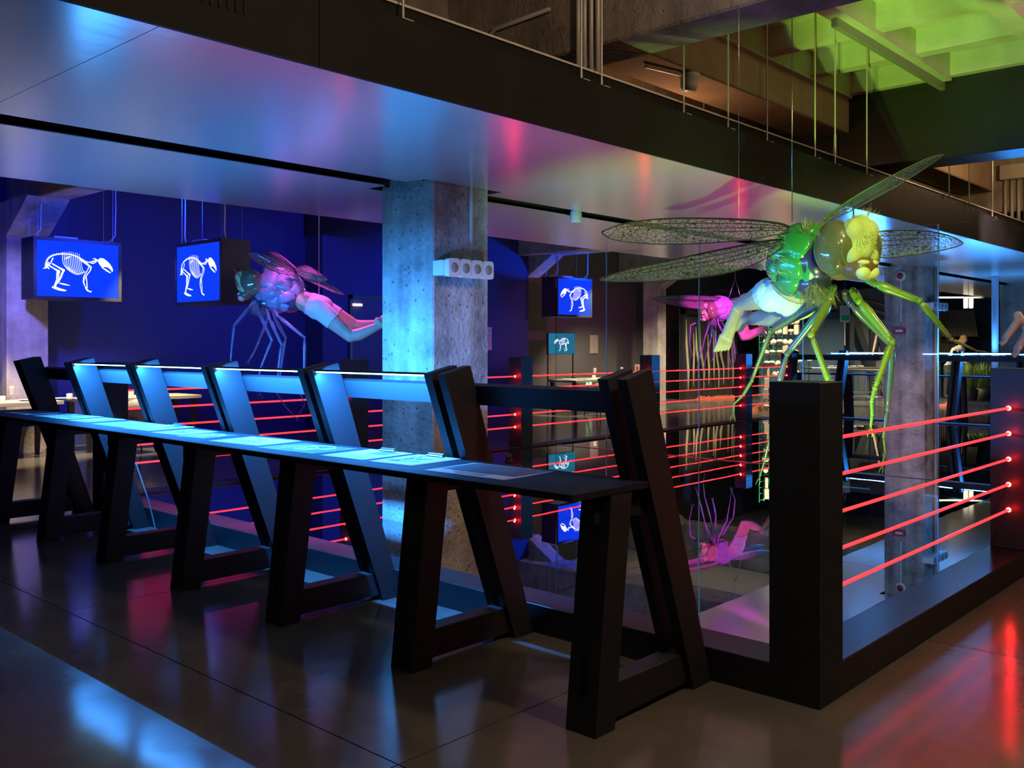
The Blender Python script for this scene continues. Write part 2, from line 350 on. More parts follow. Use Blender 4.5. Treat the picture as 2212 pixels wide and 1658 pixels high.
beam('concrete_beam', M_beam, -8, 30, 5.25, 5.75, 3.60, ZS, 'long concrete beam along the column line')
c1 = column(COLS[0][0], COLS[0][1], 0.60, 3.60, label='nearest bare concrete column washed blue on one side')
c2 = column(COLS[1][0], COLS[1][1], 0.62, 3.60, label='concrete column behind the largest insect sculpture')
c3 = column(COLS[2][0], COLS[2][1], 0.62, 3.60, label='concrete column at the right edge of the room', m=M_conc_far)
def haunch(x0, x1, yc, z0, z1, m, zb=0.0):
    # column of the dining wall with a splayed head under its beam
    mb = MB(); mb.box(x0, x1, yc - 0.0, yc + 0.45, zb, 3.49)
    mb.extr([(x0, yc, z0), (x0, yc, 3.49), (x0, yc - 0.75, 3.49), (x0, yc - 0.62, 3.40)], (x1 - x0, 0, 0))
    return mb.build('concrete_column', m)
tag(haunch(4.82, 5.37, 13.9, 3.02, 3.49, M_conc_far), 'concrete column with splayed head on the blue wall', 'column', kind='structure')
tag(haunch(15.62, 16.02, 13.9, 3.02, 3.49, M_conc_far, 3.02), 'splayed concrete bracket under the beam at the end of the blue wall', 'bracket', kind='structure')
tag(haunch(21.2, 21.62, 14.2, 3.02, 3.49, M_conc_far), 'far concrete column against the olive wall', 'column', kind='structure')
# ---- walls
M_bwall = mat('dark_blue_wall', (0.012, 0.022, 0.11), 0.7, bump=(40, 0.05, 3))
M_dwall = mat('dark_olive_wall', (0.10, 0.095, 0.085), 0.8, bump=(30, 0.05, 3))
struct(MB().box(-8, 10.05, 14.35, 14.6, 0, ZS).box(10.05, 15.25, 13.83, 14.65, 0, ZS).box(15.25, 15.58, 13.83, 14.65, 0, 3.47), 'wall_back', M_bwall, 'deep blue wall behind the dining tables', 'wall')
struct(MB().box(15.45, 42, 15.6, 15.8, 0, ZS), 'wall_far', M_dwall, 'dark olive wall beyond the blue one', 'wall')
M_teal = mat('dark_teal_wall', (0.02, 0.05, 0.065), 0.7)
M_grey = mat('blue_grey_wall', (0.12, 0.135, 0.15), 0.8)
struct(MB().box(31.0, 31.2, -14, 15.6, 0, ZS), 'wall_right', M_teal, 'dark teal wall at the far end', 'wall')
struct(MB().box(28.0, 28.2, 9.2, 12.5, 0, 3.2), 'wall_screen', M_grey, 'blue grey partition wall behind the mesh display', 'wall')
struct(MB().box(-8.2, -8, -14, 19, 0, ZS), 'wall_left', M_dwall, 'dark wall behind the camera to the left', 'wall')
struct(MB().box(-8, 42, -14.2, -14, 0, ZS), 'wall_front', M_dwall, 'dark wall behind the camera', 'wall')
door = thing('door_1', 'dark service door in the blue wall with a small lit lamp', 'door', PY(806, 745, 13.82) * 1.0); door['kind'] = 'structure'
door.location.z = 0
MB().box(-0.5, 0.5, -0.012, 0.02, 0, 2.35).build('door_leaf', mat('door_blue', (0.03, 0.035, 0.085), 0.6), door)
MB().box(-0.56, -0.5, -0.03, 0.02, 0, 2.42).box(0.5, 0.56, -0.03, 0.02, 0, 2.42).box(-0.56, 0.56, -0.03, 0.02, 2.35, 2.42).build('door_frame', M_blackm, door)
MB().box(-0.50, -0.30, -0.06, -0.01, 2.22, 2.26).build('lamp_lens', mat('door_lamp', (1, 0.9, 0.6), 0.4, emit=(1.0, 0.85, 0.5), estr=3.0), door)
# ================================================================== KERB, POSTS, LIGHT TUBES
KX0, KX1, KY0, KY1 = 3.697, 17.32, 1.682, 8.565      # outer faces of the kerb
KW, KH = 0.235, 0.147; PH = 1.345; PW = 0.225
M_kerb = mat('satin_black_kerb', (0.012, 0.012, 0.014), 0.35, spec=0.4)
kerb = thing('kerb', 'low black kerb framing the mirror floor', 'kerb', (KX0, KY0, 0))
def kb(x0, x1, y0, y1): return MB().bbox(x0 - KX0, x1 - KX0, y0 - KY0, y1 - KY0, 0, KH, 0.003).build('kerb_side', M_kerb, kerb)
kb(KX0 + PW, KX1, KY0, KY0 + KW); kb(KX0 + PW, KX1, KY1 - KW, KY1); kb(KX0, KX0 + KW, KY0 + PW, 8.34); kb(KX1 - KW, KX1, KY0 + KW, KY1 - KW)
M_ktop = mat('dark_metal_cap', (0.20, 0.19, 0.20), 0.20, metal=1.0)
MB().box(PW, KX1 - KX0, 0.004, KW - 0.004, KH, KH + 0.003).build('cap_plate', M_ktop, kerb)
post0 = MB().bbox(0, PW, 0, PW, 0, PH, 0.003)
post_me = post0.mesh('railing_post', M_black); post_s = MB().bbox(0, PW, 0, PW, 0, PH - KH - 0.003, 0.003).mesh('railing_post', M_black)
def post(x, y, label, z=0.0):
    o = bpy.data.objects.new('railing_post', post_me if z == 0 else post_s); COL.objects.link(o); o.location = (x, y, z)
    return tag(o, label, 'post', 'black posts of the light railing')
PY_N = KY0; PY_F = 8.34
near = [KX0, 6.82, 10.0]
farp = [KX0, 6.46, 9.253, 12.30, 15.29, KX1 - PW]
LN = ['big black corner post nearest the camera', 'black railing post at the right edge of the picture', None, None, None]
LF = ['black corner post behind the table row, at its far end', 'black railing post behind the blue lit table, left of the near column', 'black railing post just right of the near column', 'black railing post behind the last table trestle',
      'black railing post left of the mesh display', 'far corner post of the railing']
for x, l in zip(near, LN):
    post(x, PY_N, l or 'black railing post beyond the right edge', KH + 0.003 if x > KX0 else 0.0)
for x, l in zip(farp, LF): post(x, PY_F, l, KH if x > KX0 else 0.0)
LZ = [0.408, 0.576, 0.744, 0.914, 1.082]
ORD = ['lowest', 'second lowest', 'middle', 'second highest', 'highest']
def tubes(xa, xb, y, where, grp, glow=0.0):
    for z, od in zip(LZ, ORD):
        t = thing('light_tube', od + ' red light tube ' + where, 'light tube', (xa, y, z), 0, grp)
        MB().tube([(0.012, 0, 0), (xb - xa - 0.012, 0, 0)], 0.0085, 8).build('glass_tube', M_laser, t, True)
        for xx, s in ((0.0, 1), (xb - xa, -1)):
            MB().lathe([(0.0, 0.016 * s), (0.012, 0.014 * s), (0.016, 0.006 * s), (0.016, 0.0)], (xx, 0, 0), 12, 'X').build('emitter', M_laser_end, t, True)
        if glow:
            g = lamp('added_emitter_glow', 'POINT', (xb - xa - 0.045, -0.03, 0.012), (1.0, 0.01, 0.012), glow, shadow_soft_size=0.012); g.parent = t  # added point light for the red halo on the post
W = ['between the near corner post and the right post', None, None, None]
yl = KY0 + PW / 2
for i in range(len(near) - 1):
    w = 'between the near corner post and the right edge post' if i == 0 else 'in bay %s of the right railing past the frame edge' % ['two', 'three', 'four'][i - 1]
    tubes(near[i] + PW, near[i + 1], yl, w, 'red tubes of the near railing', 0.45 if i == 0 else 0.0)
WF = ['behind the left half of the table row', 'behind the table row, left of the near column', 'right of the near column', 'behind the last trestle, left of the mesh display', 'right of the mesh display']
for i in range(len(farp) - 1):
    tubes(farp[i] + PW, farp[i + 1], PY_F + PW / 2, WF[i] + ', far railing', 'red tubes of the far railing', 1.0 if 0 < i < 4 else 0.0)
# ================================================================== GLASS PARTITION on the kerb grid
def glass_material():
    m = bpy.data.materials.new('clear_glass'); m.use_nodes = True; nt = m.node_tree; nt.nodes.clear(); N = nt.nodes.new; L = nt.links.new
    o = N('ShaderNodeOutputMaterial'); tr = N('ShaderNodeBsdfTransparent'); tr.inputs[0].default_value = (0.96, 0.98, 0.98, 1)
    gl = N('ShaderNodeBsdfGlossy'); gl.inputs['Roughness'].default_value = 0.01; fr = N('ShaderNodeFresnel'); fr.inputs['IOR'].default_value = 1.35
    mx = N('ShaderNodeMixShader'); L(fr.outputs[0], mx.inputs[0]); L(tr.outputs[0], mx.inputs[1]); L(gl.outputs[0], mx.inputs[2]); L(mx.outputs[0], o.inputs[0])
    return m
M_glass = glass_material()
gp = thing('glass_partition', 'clear frameless glass partition standing across the mirror floor', 'glass partition', (9.95, 4.69, ZM))
gy = [1.93, 3.27, 4.72, 6.06, 7.46, 8.33]
M_edge = mat('glass_edge', (0.45, 0.60, 0.80), 0.15, metal=0.6)
for i in range(len(gy) - 1):
    MB().box(-0.005, 0.005, gy[i] + 0.004 - 4.69, gy[i + 1] - 0.004 - 4.69, 0.0, ZT - ZM - 0.005).build('glass_pane', M_glass, gp)
for y in gy[1:-1]:
    MB().box(-0.007, 0.007, y - 0.005 - 4.69, y + 0.005 - 4.69, 0.0, ZT - ZM - 0.004).build('pane_edge', M_edge, gp)
MB().box(-0.02, 0.02, gy[0] - 4.69, gy[-1] - 4.69, 0.0, 0.006).build('base_channel', M_strip, gp)
# ================================================================== TRESTLE READING TABLES
def make_trestle():
    """origin: floor, near outer face of the pair of planks; X away from the visitor, Y along the table"""
    t = thing('trestle', 'x', 'trestle', (0, 0, 0))
    T, G = 0.050, 0.046      # plank thickness, gap
    def plank(name, y, b0, b1, t0, t1, zb, zt0, zt1):
        MB().add([(b0, y, zb), (b1, y, zb), (b1, y + T, zb), (b0, y + T, zb), (t0, y, zt0), (t1, y, zt1), (t1, y + T, zt1), (t0, y + T, zt0)],
                 [(0, 3, 2, 1), (4, 5, 6, 7), (0, 1, 5, 4), (1, 2, 6, 5), (2, 3, 7, 6), (3, 0, 4, 7)]).build(name, M_black, t)
    for y in (0.0, T + G):
        plank('front_leg', y, 0.0, 0.124, 0.103, 0.240, 0.0, 0.915, 0.915)
        plank('back_leg', y, 0.706, 0.845, 0.204, 0.378, 0.0, 1.362, 1.400)
    MB().bbox(0.125, 0.70, 0.025, T + G + 0.025, 0.03, 0.165, 0.003).build('foot_rail', M_black, t)
    MB().hexa([(0.003, T, 0.0), (0.115, T, 0.0), (0.115, T + G, 0.0), (0.003, T + G, 0.0)], [(0.018, T, 0.13), (0.13, T, 0.13), (0.13, T + G, 0.13), (0.018, T + G, 0.13)]).build('spacer_block', M_black, t)
    MB().bbox(0.06, 0.44, T, T + G, 0.80, 0.915, 0.002).build('top_bearer', M_black, t)
    return t
TY = [2.187 + 1.052 * k for k in range(7)]
def bay_light(parent, y0, y1, power):
    d = bpy.data.lights.new('led_and_fill_light', 'AREA'); d.shape = 'RECTANGLE'; d.size = y1 - y0 - 0.04; d.size_y = 0.012; d.energy = power; d.color = BLUE
    o = bpy.data.objects.new('led_and_fill_light', d); COL.objects.link(o); o.parent = parent
    return o
M_tabletop = mat('black_tabletop', (0.011, 0.0135, 0.018), 0.6, spec=0.08, bump=(200, 0.04, 3))
def table_row(x0, flip, y0, names, lit, tl):
    """x0: floor line of the front legs; flip -1 mirrors the row towards -X"""
    s = -1 if flip else 1
    rows = []
    for k in range(7):
        if k == 0 and not flip:
            t = PROTO; t.location = (x0, y0 + 1.052 * k, 0); t['label'] = names[k]; t['group'] = 'black A-shaped trestles of the table row'
        else:
            t = dup(PROTO, (x0, y0 + 1.052 * k + (0.146 if flip else 0), 0), math.pi if flip else 0.0, names[k], 'black A-shaped trestles of the table row')
        rows.append(t)
    top = MB().bbox(min(x0 - 0.137 * s, x0 + 0.358 * s), max(x0 - 0.137 * s, x0 + 0.358 * s), y0, y0 + 6 * 1.052 + 0.146, 0.917, 0.945, 0.002).build('tabletop', M_tabletop)
    tag(top, tl, 'tabletop')
    for k in range(6):
        ya, yb = y0 + 1.052 * k + 0.147, y0 + 1.052 * (k + 1) - 0.001
        # board behind the back legs, leaning with them
        def q(dx, z): return x0 + s * dx, z
        (xa, za), (xb, zb) = (q(0.452, 1.312), q(0.484, 1.217))
        (xc, zc), (xd, zd) = (q(0.416, 1.300), q(0.448, 1.205))
        L_ = yb - ya
        bd = thing('back_board', names[7 + k], 'board', (xa, ya, za), 0, 'boards between the back legs of the trestles')
        MB().extr([(0, -0.072, 0), (xb - xa, -0.072, zb - za), (xd - xa, -0.072, zd - za), (xc - xa, -0.072, zc - za)], (0, L_ + 0.143, 0)).build('board', M_black, bd)
        if k in lit:
            ld = thing('led_bar', names[13 + lit.index(k)], 'led bar', (x0 + s * 0.232, ya, 1.352), 0, 'blue led bars over the reading table')
            MB().bbox(-0.012, 0.012, 0.002, L_ - 0.002, 0.004, 0.014, 0.001).build('housing', M_blackm, ld)
            MB().box(-0.009, 0.009, 0.006, L_ - 0.006, -0.018 if flip else -0.003, 0.0035).build('led_strip', M_led, ld)
            lo = bay_light(ld, ya, yb, LEDW); lo.location = (0, L_ / 2, -0.022 if flip else -0.008)
            lo.rotation_euler = Vector((0.27 * s, 0, -0.96)).to_track_quat('-Z', 'Y').to_euler() if False else (0, 0, 0)
            nz = Vector((0.66 * s, 0, -0.75)).normalized()      # the strip looks down along the leaning legs
            zax = -nz; xax = Vector((0, 1, 0)); yax = zax.cross(xax)
            lo.rotation_euler = Matrix((xax, yax, zax)).transposed().to_euler()
            up = bay_light(ld, ya, yb, 24.0 if flip else 10.0); up.location = (0, L_ / 2, 0.016); up.rotation_euler = (math.pi, 0, math.pi / 2); up.data.color = (0.06, 0.36, 1.0)  # added upward fill in place of table bounce on the ceiling
    return rows
LEDW = 135.0
PROTO = make_trestle()
PL = ['first', 'second', 'third', 'fourth', 'fifth', 'sixth', 'seventh']
names = ['nearest black trestle, at the right end of the reading table'] + [w + ' black trestle from the right end of the reading table' for w in PL[1:6]] + ['farthest black trestle, at the left end of the reading table']
names += ['unlit black board between the two nearest trestles'] + ['blue lit board between the %s and %s trestles' % (PL[k], PL[k + 1]) for k in range(1, 5)] + ['unlit black board between the two farthest trestles']
names += ['blue led bar between the %s and %s trestles' % (PL[k], PL[k + 1]) for k in range(1, 5)]
table_row(2.846, False, TY[0], names, [1, 2, 3, 4], 'long narrow black reading tabletop with papers under blue light')
names2 = [w + ' trestle of the far reading table across the mirror floor, counted from the right' for w in PL]
names2 += ['board %s from the right on the far reading table' % w for w in PL[:6]]
names2 += ['blue led bar %s from the right over the far reading table' % w for w in PL[:4]]
table_row(18.18, True, 2.30, names2, [1, 2, 3, 4], 'far reading tabletop across the mirror floor')
# ---- sheets, photographs and clipboards on the near table
ZP = 0.9452
def sheet(cx, cy, w, h, rz, label, style, clip=False):
    o = thing('print_sheet' if not clip else 'clipboard_sheet', label, 'paper sheet', (cx, cy, ZP), rz, 'papers laid out on the reading table')
    M = M_ink if style == 'dark' else M_paper
    z1 = 0.0016
    if clip: MB().bbox(-w / 2 - 0.008, w / 2 + 0.012, -h / 2 - 0.008, h / 2 + 0.008, 0, 0.003, 0.001).build('board', mat('clear_board', (0.55, 0.57, 0.6), 0.2), o); z1 = 0.0045
    MB().box(-w / 2, w / 2, -h / 2, h / 2, 0 if not clip else 0.003, z1).build('paper', M, o)
    z2 = z1 + 0.0005
    mb = MB(); rr = random.Random(label)
    if style == 'photo':
        mb.box(-w * 0.22, w * 0.47, -h * 0.46, h * 0.46, z1, z2).build('photograph', M_ink, o)
        t = MB()
        for k in range(3): t.box(-w * 0.42 + k * 0.03, -w * 0.40 + k * 0.03 + 0.006, -h * 0.2, h * (0.15 + 0.08 * k), z1, z2)
        t.build('handwriting', M_text, o)
    elif style == 'text':
        for k in range(26): mb.box(-w * 0.46 + k * w * 0.035, -w * 0.46 + k * w * 0.035 + 0.0035, -h * 0.44, h * (0.44 - rr.random() * 0.1), z1, z2)
        mb.build('text_lines', M_text, o)
    elif style == 'half':
        mb.box(w * 0.02, w * 0.40, -h * 0.40, h * 0.05, z1, z2).build('photograph', M_ink, o)
        t = MB()
        for k in range(9): t.box(-w * 0.44 + k * w * 0.045, -w * 0.44 + k * w * 0.045 + 0.003, -h * 0.40, h * 0.38, z1, z2)
        t.build('text_lines', M_text, o)
    elif style == 'sketch':
        for k in range(14):
            a = [( (rr.random() - 0.5) * w * 0.8, (rr.random() - 0.5) * h * 0.8) for _ in range(2)]
            c = ((a[0][0] + a[1][0]) / 2 + 0.03 * (rr.random() - 0.5), (a[0][1] + a[1][1]) / 2 + 0.03 * (rr.random() - 0.5))
            mb.tube([(a[0][0], a[0][1], z1), (c[0], c[1], z1), (a[1][0], a[1][1], z1)], 0.0018, 4)
        mb.build('drawing', M_text, o)
    elif style == 'dark':
        for q, (ex, ey, ew) in enumerate(((-w * 0.1, h * 0.05, 0.30), (w * 0.18, -h * 0.08, 0.22))):
            pts = [(ex + w * ew * math.cos(a), ey + h * 0.22 * math.sin(a), z2 - 0.0008) for a in [2 * math.pi * k / 24 for k in range(25)]]
            mb.tube(pts, 0.004, 4)
        mb.ell((-w * 0.1, h * 0.05, z2 - 0.001), (w * 0.12, h * 0.10, 0.001), None, 14, 4)
        mb.build('bone_photo', M_paper, o)
    if clip:
        MB().bbox(w / 2 - 0.03, w / 2 - 0.005, -0.055, 0.055, z1, z1 + 0.008, 0.002).tube([(w / 2 - 0.012, -0.05, z1 + 0.012), (w / 2 - 0.012, 0.05, z1 + 0.012)], 0.006, 6).build('clip', M_steel, o)
    return o
SH = [(2.977, 2.878, 0.335, 0.475, 0.03, 'photo', False, 'large photo print on the unlit near end of the table'),
      (3.010, 3.403, 0.33, 0.27, 0.08, 'sketch', True, 'clipboard with a landscape picture, nearest of the clipboards'),
      (3.000, 3.760, 0.33, 0.285, 0.07, 'half', True, 'clipboard with two small photos and white paper'),
      (2.976, 4.233, 0.31, 0.475, 0.05, 'dark', False, 'black photo sheet showing pale curved bones'),
      (2.992, 4.770, 0.31, 0.44, 0.10, 'sketch', False, 'white drawing sheet left of the black bone photo'),
      (2.966, 5.263, 0.26, 0.28, 0.12, 'dark', False, 'small dark photo sheet with pale shapes'),
      (2.995, 5.590, 0.28, 0.30, 0.10, 'sketch', False, 'white sketch sheet left of the small dark photo'),
      (3.028, 6.000, 0.34, 0.27, 0.12, 'half', True, 'clipboard with one dark photo in the middle of the row'),
      (3.022, 6.433, 0.30, 0.46, 0.03, 'text', False, 'large densely written white sheet'),
      (3.042, 6.973, 0.30, 0.28, 0.10, 'half', False, 'white sheet with photo left of the written sheet'),
      (3.050, 7.347, 0.30, 0.24, 0.10, 'sketch', False, 'white sheet third from the far end'),
      (3.040, 7.655, 0.30, 0.25, 0.13, 'sketch', False, 'white sheet second from the far end'),
      (3.015, 8.128, 0.29, 0.42, 0.05, 'photo', False, 'photo print at the far left end of the table')]
for cx_, cy_, w_, h_, r_, st, cl, lb in SH: sheet(cx_, cy_, w_, h_, r_, lb, st, cl)
# ================================================================== INSECT-HUMAN SCULPTURES
def remeshed(mb, voxel, smooth_it=4, name='m', subsmooth=0.5):
    """fuse overlapping solids into one continuous skin"""
    me = mb.mesh(name, []) if False else None
    me = bpy.data.meshes.new(name); me.from_pydata(mb.v, [], mb.f); me.update()
    o = bpy.data.objects.new('tmp', me); COL.objects.link(o)
    r = o.modifiers.new('r', 'REMESH'); r.mode = 'VOXEL'; r.voxel_size = voxel; r.use_smooth_shade = True
    if smooth_it:
        s = o.modifiers.new('s', 'SMOOTH'); s.factor = subsmooth; s.iterations = smooth_it
    dg = bpy.context.evaluated_depsgraph_get(); dg.update()
    out = bpy.data.meshes.new_from_object(o.evaluated_get(dg)); out.name = name
    bpy.data.objects.remove(o); bpy.data.meshes.remove(me)
    out.polygons.foreach_set('use_smooth', [True] * len(out.polygons))
    return out
def obj_from(me, name, m, parent):
    me.materials.clear(); me.materials.append(m); o = bpy.data.objects.new(name, me); COL.objects.link(o); o.parent = parent; return o
def caps(mb, a, ra, b, rb, k=6):
    a, b = Vector(a), Vector(b)
    mb.ell(a, ra, None, 14, 10); mb.ell(b, rb, None, 14, 10)
    if (b - a).length > 1e-4: mb.tube([a, a.lerp(b, 0.5), b], [ra, (ra + rb) / 2, rb], 16)
    return mb
def frame(fwd, up=Vector((0, 0, 1))):
    x = fwd.normalized(); y = up.cross(x).normalized(); z = x.cross(y); return Matrix((x, y, z)).transposed()   # columns: forward, left, up

M_skin = mat('skin', (0.50, 0.35, 0.25), 0.6, noise=(9, (0.44, 0.28, 0.19), 4), bump=(70, 0.05, 4))
M_cotton = mat('white_cotton', (0.55, 0.55, 0.54), 0.8, bump=(9, 0.12, 3))
M_eye = mat('glossy_eye', (0.10, 0.11, 0.06), 0.10, spec=0.8, coat=1.0, noise=(6, (0.20, 0.17, 0.10), 3))
M_face = mat('pale_face', (0.60, 0.60, 0.28), 0.6, bump=(60, 0.15, 3))
M_mouth = mat('brown_mouth', (0.20, 0.10, 0.05), 0.35)
M_lip = mat('pale_lip', (0.80, 0.78, 0.45), 0.45, bump=(90, 0.12, 2))
M_bristle = mat('pale_bristle', (0.70, 0.68, 0.30), 0.6)
M_bristle_d = mat('dark_bristle', (0.10, 0.08, 0.06), 0.6)
M_fur = mat('brown_fur', (0.28, 0.22, 0.13), 0.8)
M_fur_g = mat('grey_fur', (0.30, 0.29, 0.33), 0.8)
M_plate_g = mat('green_shell', (0.02, 0.30, 0.06), 0.22, coat=0.6, noise=(4, (0.05, 0.16, 0.09), 3))
M_base_p = mat('dark_violet_shell', (0.05, 0.035, 0.09), 0.25, coat=0.5)
M_plate_v = mat('lilac_shell', (0.30, 0.27, 0.42), 0.35, coat=0.3, noise=(7, (0.22, 0.20, 0.34), 4), bump=(14, 0.2, 4))
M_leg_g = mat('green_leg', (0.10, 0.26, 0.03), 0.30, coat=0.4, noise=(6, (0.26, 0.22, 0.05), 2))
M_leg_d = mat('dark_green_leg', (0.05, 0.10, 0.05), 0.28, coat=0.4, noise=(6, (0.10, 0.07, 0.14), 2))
M_leg_b = mat('brown_leg', (0.16, 0.13, 0.05), 0.35, noise=(8, (0.10, 0.14, 0.04), 3))
M_leg_v = mat('violet_leg', (0.20, 0.15, 0.28), 0.28, coat=0.4, noise=(8, (0.12, 0.10, 0.20), 3))
M_vein = mat('dark_vein', (0.02, 0.02, 0.018), 0.4)
M_vein_g = mat('green_vein', (0.10, 0.22, 0.03), 0.35)
def wing_material(name, tint, scale, diff=0.2):
    m = bpy.data.materials.new(name); m.use_nodes = True; nt = m.node_tree; nt.nodes.clear(); N = nt.nodes.new; L = nt.links.new
    o = N('ShaderNodeOutputMaterial'); tc = N('ShaderNodeTexCoord')
    mp = N('ShaderNodeMapping'); mp.inputs['Scale'].default_value = (1, 1, 1); L(tc.outputs['UV'], mp.inputs[0])
    v = N('ShaderNodeTexVoronoi'); v.feature = 'DISTANCE_TO_EDGE'; v.inputs['Scale'].default_value = scale; v.inputs['Randomness'].default_value = 0.85; L(mp.outputs[0], v.inputs['Vector'])
    lt = N('ShaderNodeMath'); lt.operation = 'LESS_THAN'; lt.inputs[1].default_value = 0.038; L(v.outputs['Distance'], lt.inputs[0])
    vc = N('ShaderNodeTexVoronoi'); vc.inputs['Scale'].default_value = scale; vc.inputs['Randomness'].default_value = 0.85; L(mp.outputs[0], vc.inputs['Vector'])
    tr = N('ShaderNodeBsdfTransparent'); tr.inputs[0].default_value = (*tint, 1)
    gl = N('ShaderNodeBsdfGlossy'); gl.inputs['Roughness'].default_value = 0.14; gl.inputs[0].default_value = (0.9, 0.9, 0.9, 1)
    bn = N('ShaderNodeBump'); bn.inputs['Strength'].default_value = 0.6; bn.inputs['Distance'].default_value = 0.01; L(vc.outputs['Color'], bn.inputs['Height']); L(bn.outputs[0], gl.inputs['Normal'])
    hs = N('ShaderNodeMix'); hs.data_type = 'RGBA'; hs.inputs[0].default_value = 0.65; hs.inputs[6].default_value = (1, 1, 1, 1); L(vc.outputs['Color'], hs.inputs[7]); L(hs.outputs[2], gl.inputs[0])
    df = N('ShaderNodeBsdfDiffuse'); df.inputs[0].default_value = (0.55, 0.55, 0.52, 1)
    tl = N('ShaderNodeBsdfTranslucent'); tl.inputs[0].default_value = (0.55, 0.55, 0.52, 1)
    m0 = N('ShaderNodeMixShader'); m0.inputs[0].default_value = 0.5; L(df.outputs[0], m0.inputs[1]); L(tl.outputs[0], m0.inputs[2])
    m1 = N('ShaderNodeMixShader'); m1.inputs[0].default_value = diff; L(tr.outputs[0], m1.inputs[1]); L(m0.outputs[0], m1.inputs[2])
    m2 = N('ShaderNodeMixShader'); m2.inputs[0].default_value = 0.12; L(m1.outputs[0], m2.inputs[1]); L(gl.outputs[0], m2.inputs[2])
    dk = N('ShaderNodeBsdfPrincipled'); dk.inputs['Base Color'].default_value = (0.015, 0.015, 0.014, 1); dk.inputs['Roughness'].default_value = 0.4
    m3 = N('ShaderNodeMixShader'); L(lt.outputs[0], m3.inputs[0]); L(m2.outputs[0], m3.inputs[1]); L(dk.outputs[0], m3.inputs[2]); L(m3.outputs[0], o.inputs[0])
    return m
M_wing = wing_material('wing_membrane', (0.93, 0.92, 0.94), 38, 0.26)
M_wing_f = wing_material('wing_membrane_far', (0.80, 0.78, 0.80), 30, 0.45)

def poly_at(pl, t):
    d = [0.0]
    for a, b in zip(pl, pl[1:]): d.append(d[-1] + (Vector(b[:2]) - Vector(a[:2])).length)
    T = t * d[-1]
    for i in range(len(pl) - 1):
        if T <= d[i + 1] + 1e-9:
            u = (T - d[i]) / max(d[i + 1] - d[i], 1e-9); return tuple(a + (b - a) * u for a, b in zip(pl[i], pl[i + 1]))
    return pl[-1]
def smooth_poly(pl, it=2):
    for _ in range(it):
        q = [pl[0]]
        for a, b in zip(pl, pl[1:]):
            q.append(tuple(x * 0.75 + y * 0.25 for x, y in zip(a, b))); q.append(tuple(x * 0.25 + y * 0.75 for x, y in zip(a, b)))
        q.append(pl[-1]); pl = q
    return pl
def wing(root, org, top, bot, m, name='wing', n=40, k=6, vr=0.0045, lead=None):
    """top/bot edges from root to tip as (px, py, depth); a thin cambered membrane with rim and long veins"""
    top, bot = smooth_poly(top), smooth_poly(bot)
    mb = MB(); G = []
    for i in range(n + 1):
        a, b = poly_at(top, i / n), poly_at(bot, i / n)
        A, B = P(*a) - org, P(*b) - org; row = []
        for j in range(k + 1):
            row.append(A.lerp(B, j / k))
        G.append(row)
    nrm = (G[n // 2][k] - G[n // 2][0]).cross(G[n][k // 2] - G[0][k // 2]).normalized()
    for i in range(n + 1):
        for j in range(k + 1): G[i][j] = G[i][j] + nrm * (0.012 * math.sin(math.pi * j / k))
    vs = [p for r in G for p in r]; th = nrm * 0.0012
    W = k + 1; N0 = len(vs)
    fs = [(i * W + j, i * W + j + 1, (i + 1) * W + j + 1, (i + 1) * W + j) for i in range(n) for j in range(k)]
    mb.add(vs, fs)
    me = mb.mesh(name, m, True)
    L0 = (G[n][0] - G[0][0]).length; uvl = me.uv_layers.new(name='UVMap')
    C0 = max((G[i][k] - G[i][0]).length for i in range(n + 1))
    for pol in me.polygons:
        for li, vi in zip(pol.loop_indices, pol.vertices):
            i, j = divmod(vi, W); w = (G[i][k] - G[i][0]).length
            uvl.data[li].uv = (L0 * i / n * 0.8, (j / k - 0.5) * w + 0.5)
    w = bpy.data.objects.new(name, me); COL.objects.link(w); w.parent = root
    rim = MB()
    edge = [r[0] for r in G] + [r[k] for r in reversed(G)]
    rim.tube([r[0] for r in G], [vr * 1.7 - vr * 0.9 * i / n for i in range(n + 1)], 6)
    rim.tube([r[k] for r in G], vr * 0.75, 5)
    for j, e in ((1, 0.93), (2, 0.80), (3, 0.55)):
        rim.tube([G[i][j] for i in range(int(n * e))], vr * 0.55, 4)
    rim.build('veins', M_vein if lead is None else lead, w, True)
    return w
